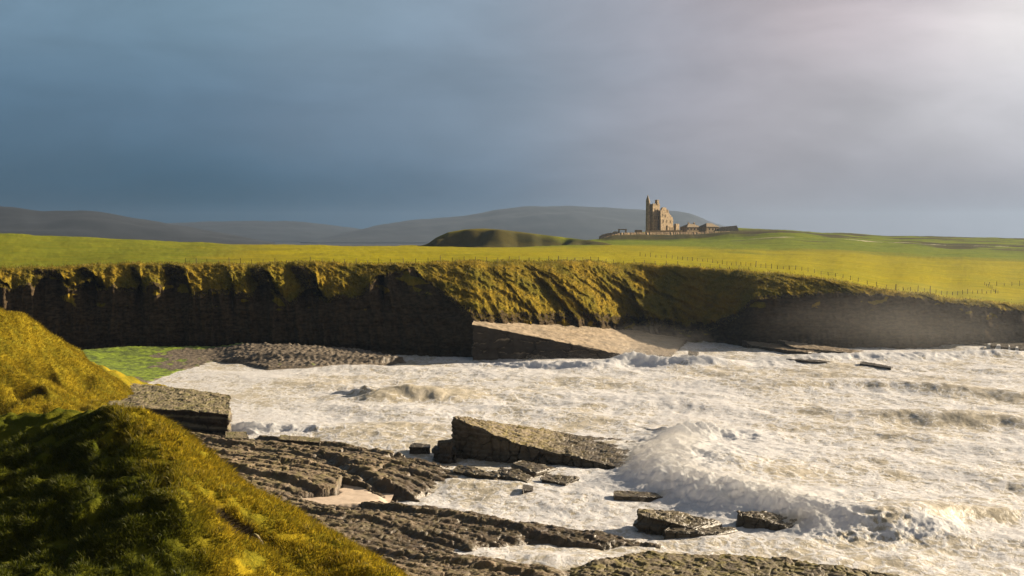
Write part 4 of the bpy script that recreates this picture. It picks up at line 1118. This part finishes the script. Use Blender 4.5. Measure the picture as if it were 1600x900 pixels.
house(1093, 1121, 354.5, 348.8, 8, 904, 'hipped stone outbuilding at the right end of the row', (), (1100, 1107, 1113), 4.0)

# ---------------------------------------------------------------- fences
bm = bmesh.new(); yaw_box(bm, 0, 0, 0.12, 0.12, -0.25, 1.2, 0.3, 0.15)
post_mesh_o = bm_obj('post', bm, M['wood']); post_mesh = post_mesh_o.data; bpy.data.objects.remove(post_mesh_o)
def fence(pts, step, label, n_max=100, tall=1.0):
    """pts: (px, metres behind the cliff edge) or world (X, Y)"""
    w = []
    for a, dd in pts:
        Y = float(np.interp(a, HPX, HYE)) + dd
        w.append(((a - 800) / F * Y, Y))
    w = np.array(w)
    L = np.concatenate([[0], np.cumsum(np.linalg.norm(np.diff(w, axis=0), axis=1))])
    n = min(n_max, int(L[-1] / step) + 1)
    u = np.linspace(0, L[-1], n)
    xs, ys = np.interp(u, L, w[:, 0]), np.interp(u, L, w[:, 1])
    z = [head_z(x, y) for x, y in zip(xs, ys)]
    f = tag(empty('fence', (xs[0], ys[0], z[0])), label, 'fence', 'post and wire fences on the headland')
    for i in range(n):
        o = bpy.data.objects.new('post', post_mesh); C.objects.link(o); o.parent = f
        s = tall * (1 + 0.2 * rng.normal()); big = 1.5 if rng.random() < 0.07 else 1.0
        o.scale = (1.0 * big, 1.0 * big, s * (1.15 if big > 1 else 1))
        o.location = (xs[i] - xs[0], ys[i] - ys[0], z[i] - z[0]); o.rotation_euler = (rng.normal(0, 0.04), rng.normal(0, 0.05), rng.random())
    for hgt in (0.45, 0.95):
        bm = bmesh.new(); prev = None
        for i in range(n):
            c = Vector((xs[i] - xs[0], ys[i] - ys[0], z[i] - z[0] + hgt * tall))
            ring = [bm.verts.new(c + Vector((0, 0.012 * k1, 0.012 * k2))) for k1, k2 in ((-1, -1), (1, -1), (1, 1), (-1, 1))]
            if prev:
                for j in range(4): bm.faces.new([prev[j], prev[(j + 1) % 4], ring[(j + 1) % 4], ring[j]])
            prev = ring
        bm_obj('wire', bm, M['wire'], f)
    return f
fence([(290, 14), (400, 8), (500, 6), (600, 5), (700, 5), (800, 6), (880, 6), (960, 8), (1020, 8), (1100, 9), (1170, 9)], 3.2, 'thin post and wire fence along the edge of the far cliff')
fence([(1000, 95), (1060, 78), (1120, 62), (1200, 44), (1280, 28), (1340, 17), (1400, 9)], 3.0, 'post and wire fence crossing the meadow down to the cliff')
fence([(1400, 9), (1440, 13), (1490, 22), (1530, 30), (1556, 36)], 2.6, 'short fence along the lower edge of the yellow field at right')
fence([(1560, 40), (1538, 72), (1570, 78), (1640, 90)], 4.2, 'fence turning the corner of the yellow field, farthest right')

# ---------------------------------------------------------------- track on the far rise
w = []
for a, Y in ((1170, 818), (1250, 812), (1330, 822), (1420, 828), (1520, 826), (1600, 822), (1700, 820)):
    w.append(((a - 800) / F * Y, Y))
w = np.array(w); u = np.linspace(0, 1, 160)
tx, ty = np.interp(u, np.linspace(0, 1, len(w)), w[:, 0]), np.interp(u, np.linspace(0, 1, len(w)), w[:, 1])
TV = np.zeros((5, 160, 3))
for j in range(5):
    for i in range(160):
        yy = ty[i] + (j - 2) * 1.1
        TV[j, i] = (tx[i], yy, head_z(tx[i], yy) + 0.12)
tag(grid_mesh('track', TV, M['track']), kind='structure')

# ---------------------------------------------------------------- far hills
def far_hill(sky, D, dep, seed):
    sky = np.array(sky, float)
    px = np.linspace(sky[0, 0], sky[-1, 0], 300)
    ys = np.interp(px, sky[:, 0], sky[:, 1])
    ker = np.hanning(15); ker /= ker.sum()
    ys = np.convolve(np.pad(ys, 7, 'edge'), ker, 'valid')
    zc = P(800, ys, D)[:, 2]
    rows = []
    for f in np.linspace(-1, 1, 61):
        Y = D + f * dep + px * 0
        prof = (1 - abs(f) ** 1.3) if f < 0 else (1 - f ** 1.6)
        x = (px - 800) / F * Y
        z = 12 + (zc - 12) * prof + (1 - prof) * prof * 60 * fbm(x * 0.002, Y * 0.002, seed, 4) + 3 * fbm(x * 0.01, Y * 0.01, seed, 3) * prof
        rows.append(np.stack([x, Y, z], -1))
    tag(grid_mesh('hills', np.array(rows), M['farhill']), kind='structure')
far_hill([(-500, 318), (-200, 316), (0, 322), (40, 325), (60, 330), (130, 329), (170, 333), (220, 343), (250, 347), (300, 356), (360, 366), (430, 381)], 3300, 800, 3)
far_hill([(120, 382), (180, 362), (240, 350), (300, 347), (400, 345), (470, 346), (520, 352), (580, 360), (660, 372), (720, 382)], 6600, 900, 7)
far_hill([(470, 382), (530, 366), (590, 352), (650, 343), (720, 338), (780, 327), (830, 322), (900, 322), (960, 325), (1000, 328), (1050, 329), (1080, 333), (1100, 343), (1150, 360), (1210, 382)], 5600, 1000, 11)
# wide ground that carries everything to the horizon
gx, gy = np.meshgrid(np.linspace(-7000, 7000, 120), np.concatenate([np.linspace(1000, 2000, 20), np.linspace(2100, 7800, 60)]))
gzv = np.interp(gy, [1000, 1100, 1500, 7800], [6, 8, 10, 8]) + 3 * fbm(gx * 0.002, gy * 0.002, 3, 3)
tag(grid_mesh('ground', np.stack([gx, gy, gzv], -1), M['farhill']), kind='structure')

# ---------------------------------------------------------------- haze
bm = bmesh.new(); bmesh.ops.create_cube(bm, size=1)
hz = bm_obj('haze', bm, M['recess']); hz.data.materials.clear()
hz.scale = (15000, 8300, 205); hz.location = (0, 8300 / 2 - 300, 205 / 2 - 20)
hm = bpy.data.materials.new('haze_air'); hm.use_nodes = True
hn = hm.node_tree; hn.nodes.clear()
ho = hn.nodes.new('ShaderNodeOutputMaterial'); hv = hn.nodes.new('ShaderNodeVolumePrincipled')
hv.inputs['Color'].default_value = (0.27, 0.375, 0.53, 1); hv.inputs['Density'].default_value = 0.00008; hv.inputs['Anisotropy'].default_value = 0.6
hn.links.new(hv.outputs[0], ho.inputs['Volume'])
hz.data.materials.append(hm); tag(hz, kind='stuff')

# spray hanging under the far cliff
def mist(px, py, Y, size, dens):
    bm = bmesh.new(); bmesh.ops.create_icosphere(bm, subdivisions=3, radius=1)
    o = bm_obj('spray_mist', bm, M['recess']); o.data.materials.clear()
    o.location = P(px, py, Y); o.scale = size
    m = bpy.data.materials.new('spray_mist'); m.use_nodes = True; t = NT(m.node_tree); m.node_tree.nodes.clear()
    out = t.new('ShaderNodeOutputMaterial'); v = t.new('ShaderNodeVolumePrincipled')
    tc = t.new('ShaderNodeTexCoord'); ln = t.new('ShaderNodeVectorMath', operation='LENGTH'); t.l.new(tc.outputs['Object'], ln.inputs[0])
    n = t.noise(tc.outputs['Object'], 2.2, 3, 0.6)
    r = t.math('ADD', ln.outputs['Value'], t.math('MULTIPLY', t.math('SUBTRACT', n, 0.5), 0.9))
    t.put(v, 'Density', t.math('MULTIPLY', t.math('MULTIPLY', t.ramp(r, 0.0, 0.85, 1.0, 0.0), t.ramp(ln.outputs['Value'], 0.7, 1.0, 1.0, 0.0)), dens))
    v.inputs['Color'].default_value = (0.96, 0.93, 0.88, 1); v.inputs['Anisotropy'].default_value = 0.4
    t.l.new(v.outputs[0], out.inputs['Volume']); o.data.materials.append(m)
    tag(o, kind='stuff')
mist(1430, 508, 312, (52, 13, 14), 0.006)
mist(1075, 688, 150, (6.5, 4.5, 3.0), 0.11)
mist(1235, 775, 131, (11, 4, 2.5), 0.08)
mist(1420, 800, 125, (6, 3, 1.8), 0.07)
mist(1010, 545, 300, (24, 9, 8), 0.012)

# ---------------------------------------------------------------- sky
w = bpy.data.worlds.new('World'); bpy.context.scene.world = w; w.use_nodes = True
t = NT(w.node_tree); w.node_tree.nodes.clear()
out = t.new('ShaderNodeOutputWorld')
tc = t.new('ShaderNodeTexCoord'); d = tc.outputs['Generated']
sep = t.new('ShaderNodeSeparateXYZ'); t.l.new(d, sep.inputs[0])
sky = t.new('ShaderNodeTexSky', sky_type='NISHITA'); sky.sun_disc = False
sky.sun_elevation = SUN_EL; sky.sun_rotation = SUN_AZ
bg1 = t.new('ShaderNodeBackground'); t.l.new(sky.outputs[0], bg1.inputs[0]); bg1.inputs[1].default_value = 0.05
az = t.math('ARCTAN2', sep.outputs[0], sep.outputs[1])
cl = t.mapping(d, (1.0, 1.0, 2.6), rot=(0, math.radians(14), 0))
n1 = t.noise(cl, 2.4, 5, 0.5, 0.4); n2 = t.noise(cl, 6.5, 6, 0.55, 0.5)
def lin(c): return tuple(((v / 255 + 0.055) / 1.055) ** 2.4 for v in c)
def azramp(stops):
    n = t.new('ShaderNodeValToRGB'); n.color_ramp.interpolation = 'CARDINAL'
    azn = t.math('ADD', az, t.math('MULTIPLY', t.math('SUBTRACT', n1, 0.5), 0.10))
    t.l.new(t.ramp(azn, -0.5, 0.5, 0, 1, 'LINEAR'), n.inputs[0])
    e = n.color_ramp.elements
    for i, (px_, c) in enumerate(stops):
        pos = (math.atan((px_ - 800) / F) + 0.5)
        k = e[0] if i == 0 else e[-1] if i == len(stops) - 1 else e.new(pos)
        k.position = pos; k.color = (*lin(c), 1)
    return n.outputs[0]
top_ = azramp([(0, (115, 142, 163)), (400, (122, 146, 164)), (800, (148, 161, 177)), (1200, (183, 175, 181)), (1450, (214, 204, 207)), (1650, (246, 240, 237))])
mid_ = azramp([(0, (82, 112, 136)), (400, (98, 123, 146)), (800, (128, 142, 159)), (1100, (162, 160, 169)), (1400, (177, 174, 179)), (1650, (200, 197, 202))])
low_ = azramp([(0, (42, 80, 104)), (400, (44, 84, 110)), (800, (92, 113, 136)), (1100, (146, 146, 156)), (1400, (138, 136, 147)), (1650, (124, 120, 132))])
elv = t.math('ADD', sep.outputs[2], t.math('MULTIPLY', t.math('SUBTRACT', n1, 0.5), 0.05))
colw = t.mix(t.ramp(elv, 0.015, 0.095), low_, mid_)
colw = t.mix(t.ramp(elv, 0.085, 0.19), colw, top_)
n4 = t.noise(t.mapping(d, (1.0, 1.0, 4.5), rot=(0, math.radians(8), 0)), 3.6, 6, 0.58, 0.5)
cloud = t.math('MULTIPLY', t.ramp(n2, 0.3, 0.7, 0.93, 1.08), t.ramp(n4, 0.32, 0.68, 0.92, 1.08))
cm = t.new('ShaderNodeVectorMath', operation='SCALE'); t.l.new(colw, cm.inputs[0]); t.l.new(cloud, cm.inputs[3])
bg2 = t.new('ShaderNodeBackground'); t.l.new(cm.outputs[0], bg2.inputs[0]); bg2.inputs[1].default_value = 2.0 ** -EXPO
# sky out of view, overhead and behind, is dimmed to deepen the shadows
dark = t.math('MULTIPLY', t.ramp(sep.outputs[2], 0.20, 0.60, 1.0, 0.50), t.ramp(sep.outputs[1], -0.2, 0.7, 0.60, 1.0))
t.l.new(t.math('MULTIPLY', dark, 2.0 ** -EXPO), bg2.inputs[1])
mx = t.new('ShaderNodeMixShader'); mx.inputs[0].default_value = 0.985
t.l.new(bg1.outputs[0], mx.inputs[1]); t.l.new(bg2.outputs[0], mx.inputs[2]); t.l.new(mx.outputs[0], out.inputs[0])

# ---------------------------------------------------------------- sun
sl = bpy.data.lights.new('sun', 'SUN'); sl.energy = 5.0; sl.angle = math.radians(0.5); sl.color = (1.0, 0.84, 0.62)
so = bpy.data.objects.new('sun', sl); C.objects.link(so)
sv = Vector((math.sin(SUN_AZ) * math.cos(SUN_EL), math.cos(SUN_AZ) * math.cos(SUN_EL), math.sin(SUN_EL)))
so.rotation_euler = (-sv).to_track_quat('-Z', 'Y').to_euler(); so.location = (60, 60, 90)

# ---------------------------------------------------------------- camera
cam = bpy.data.cameras.new('camera'); co = bpy.data.objects.new('camera', cam); C.objects.link(co)
cam.sensor_width = 36; cam.lens = 36 * F / 1600; cam.clip_start = 0.5; cam.clip_end = 20000
co.location = (0, 0, H); co.rotation_euler = (math.pi / 2 - DEL, 0, 0)
sc = bpy.context.scene; sc.camera = co
sc.view_settings.view_transform = 'Standard'; sc.view_settings.look = 'None'; sc.view_settings.exposure = EXPO; sc.view_settings.gamma = 1
sc.render.engine = 'CYCLES'
sc.cycles.use_denoising = True
sc.cycles.max_bounces = 6; sc.cycles.volume_bounces = 0
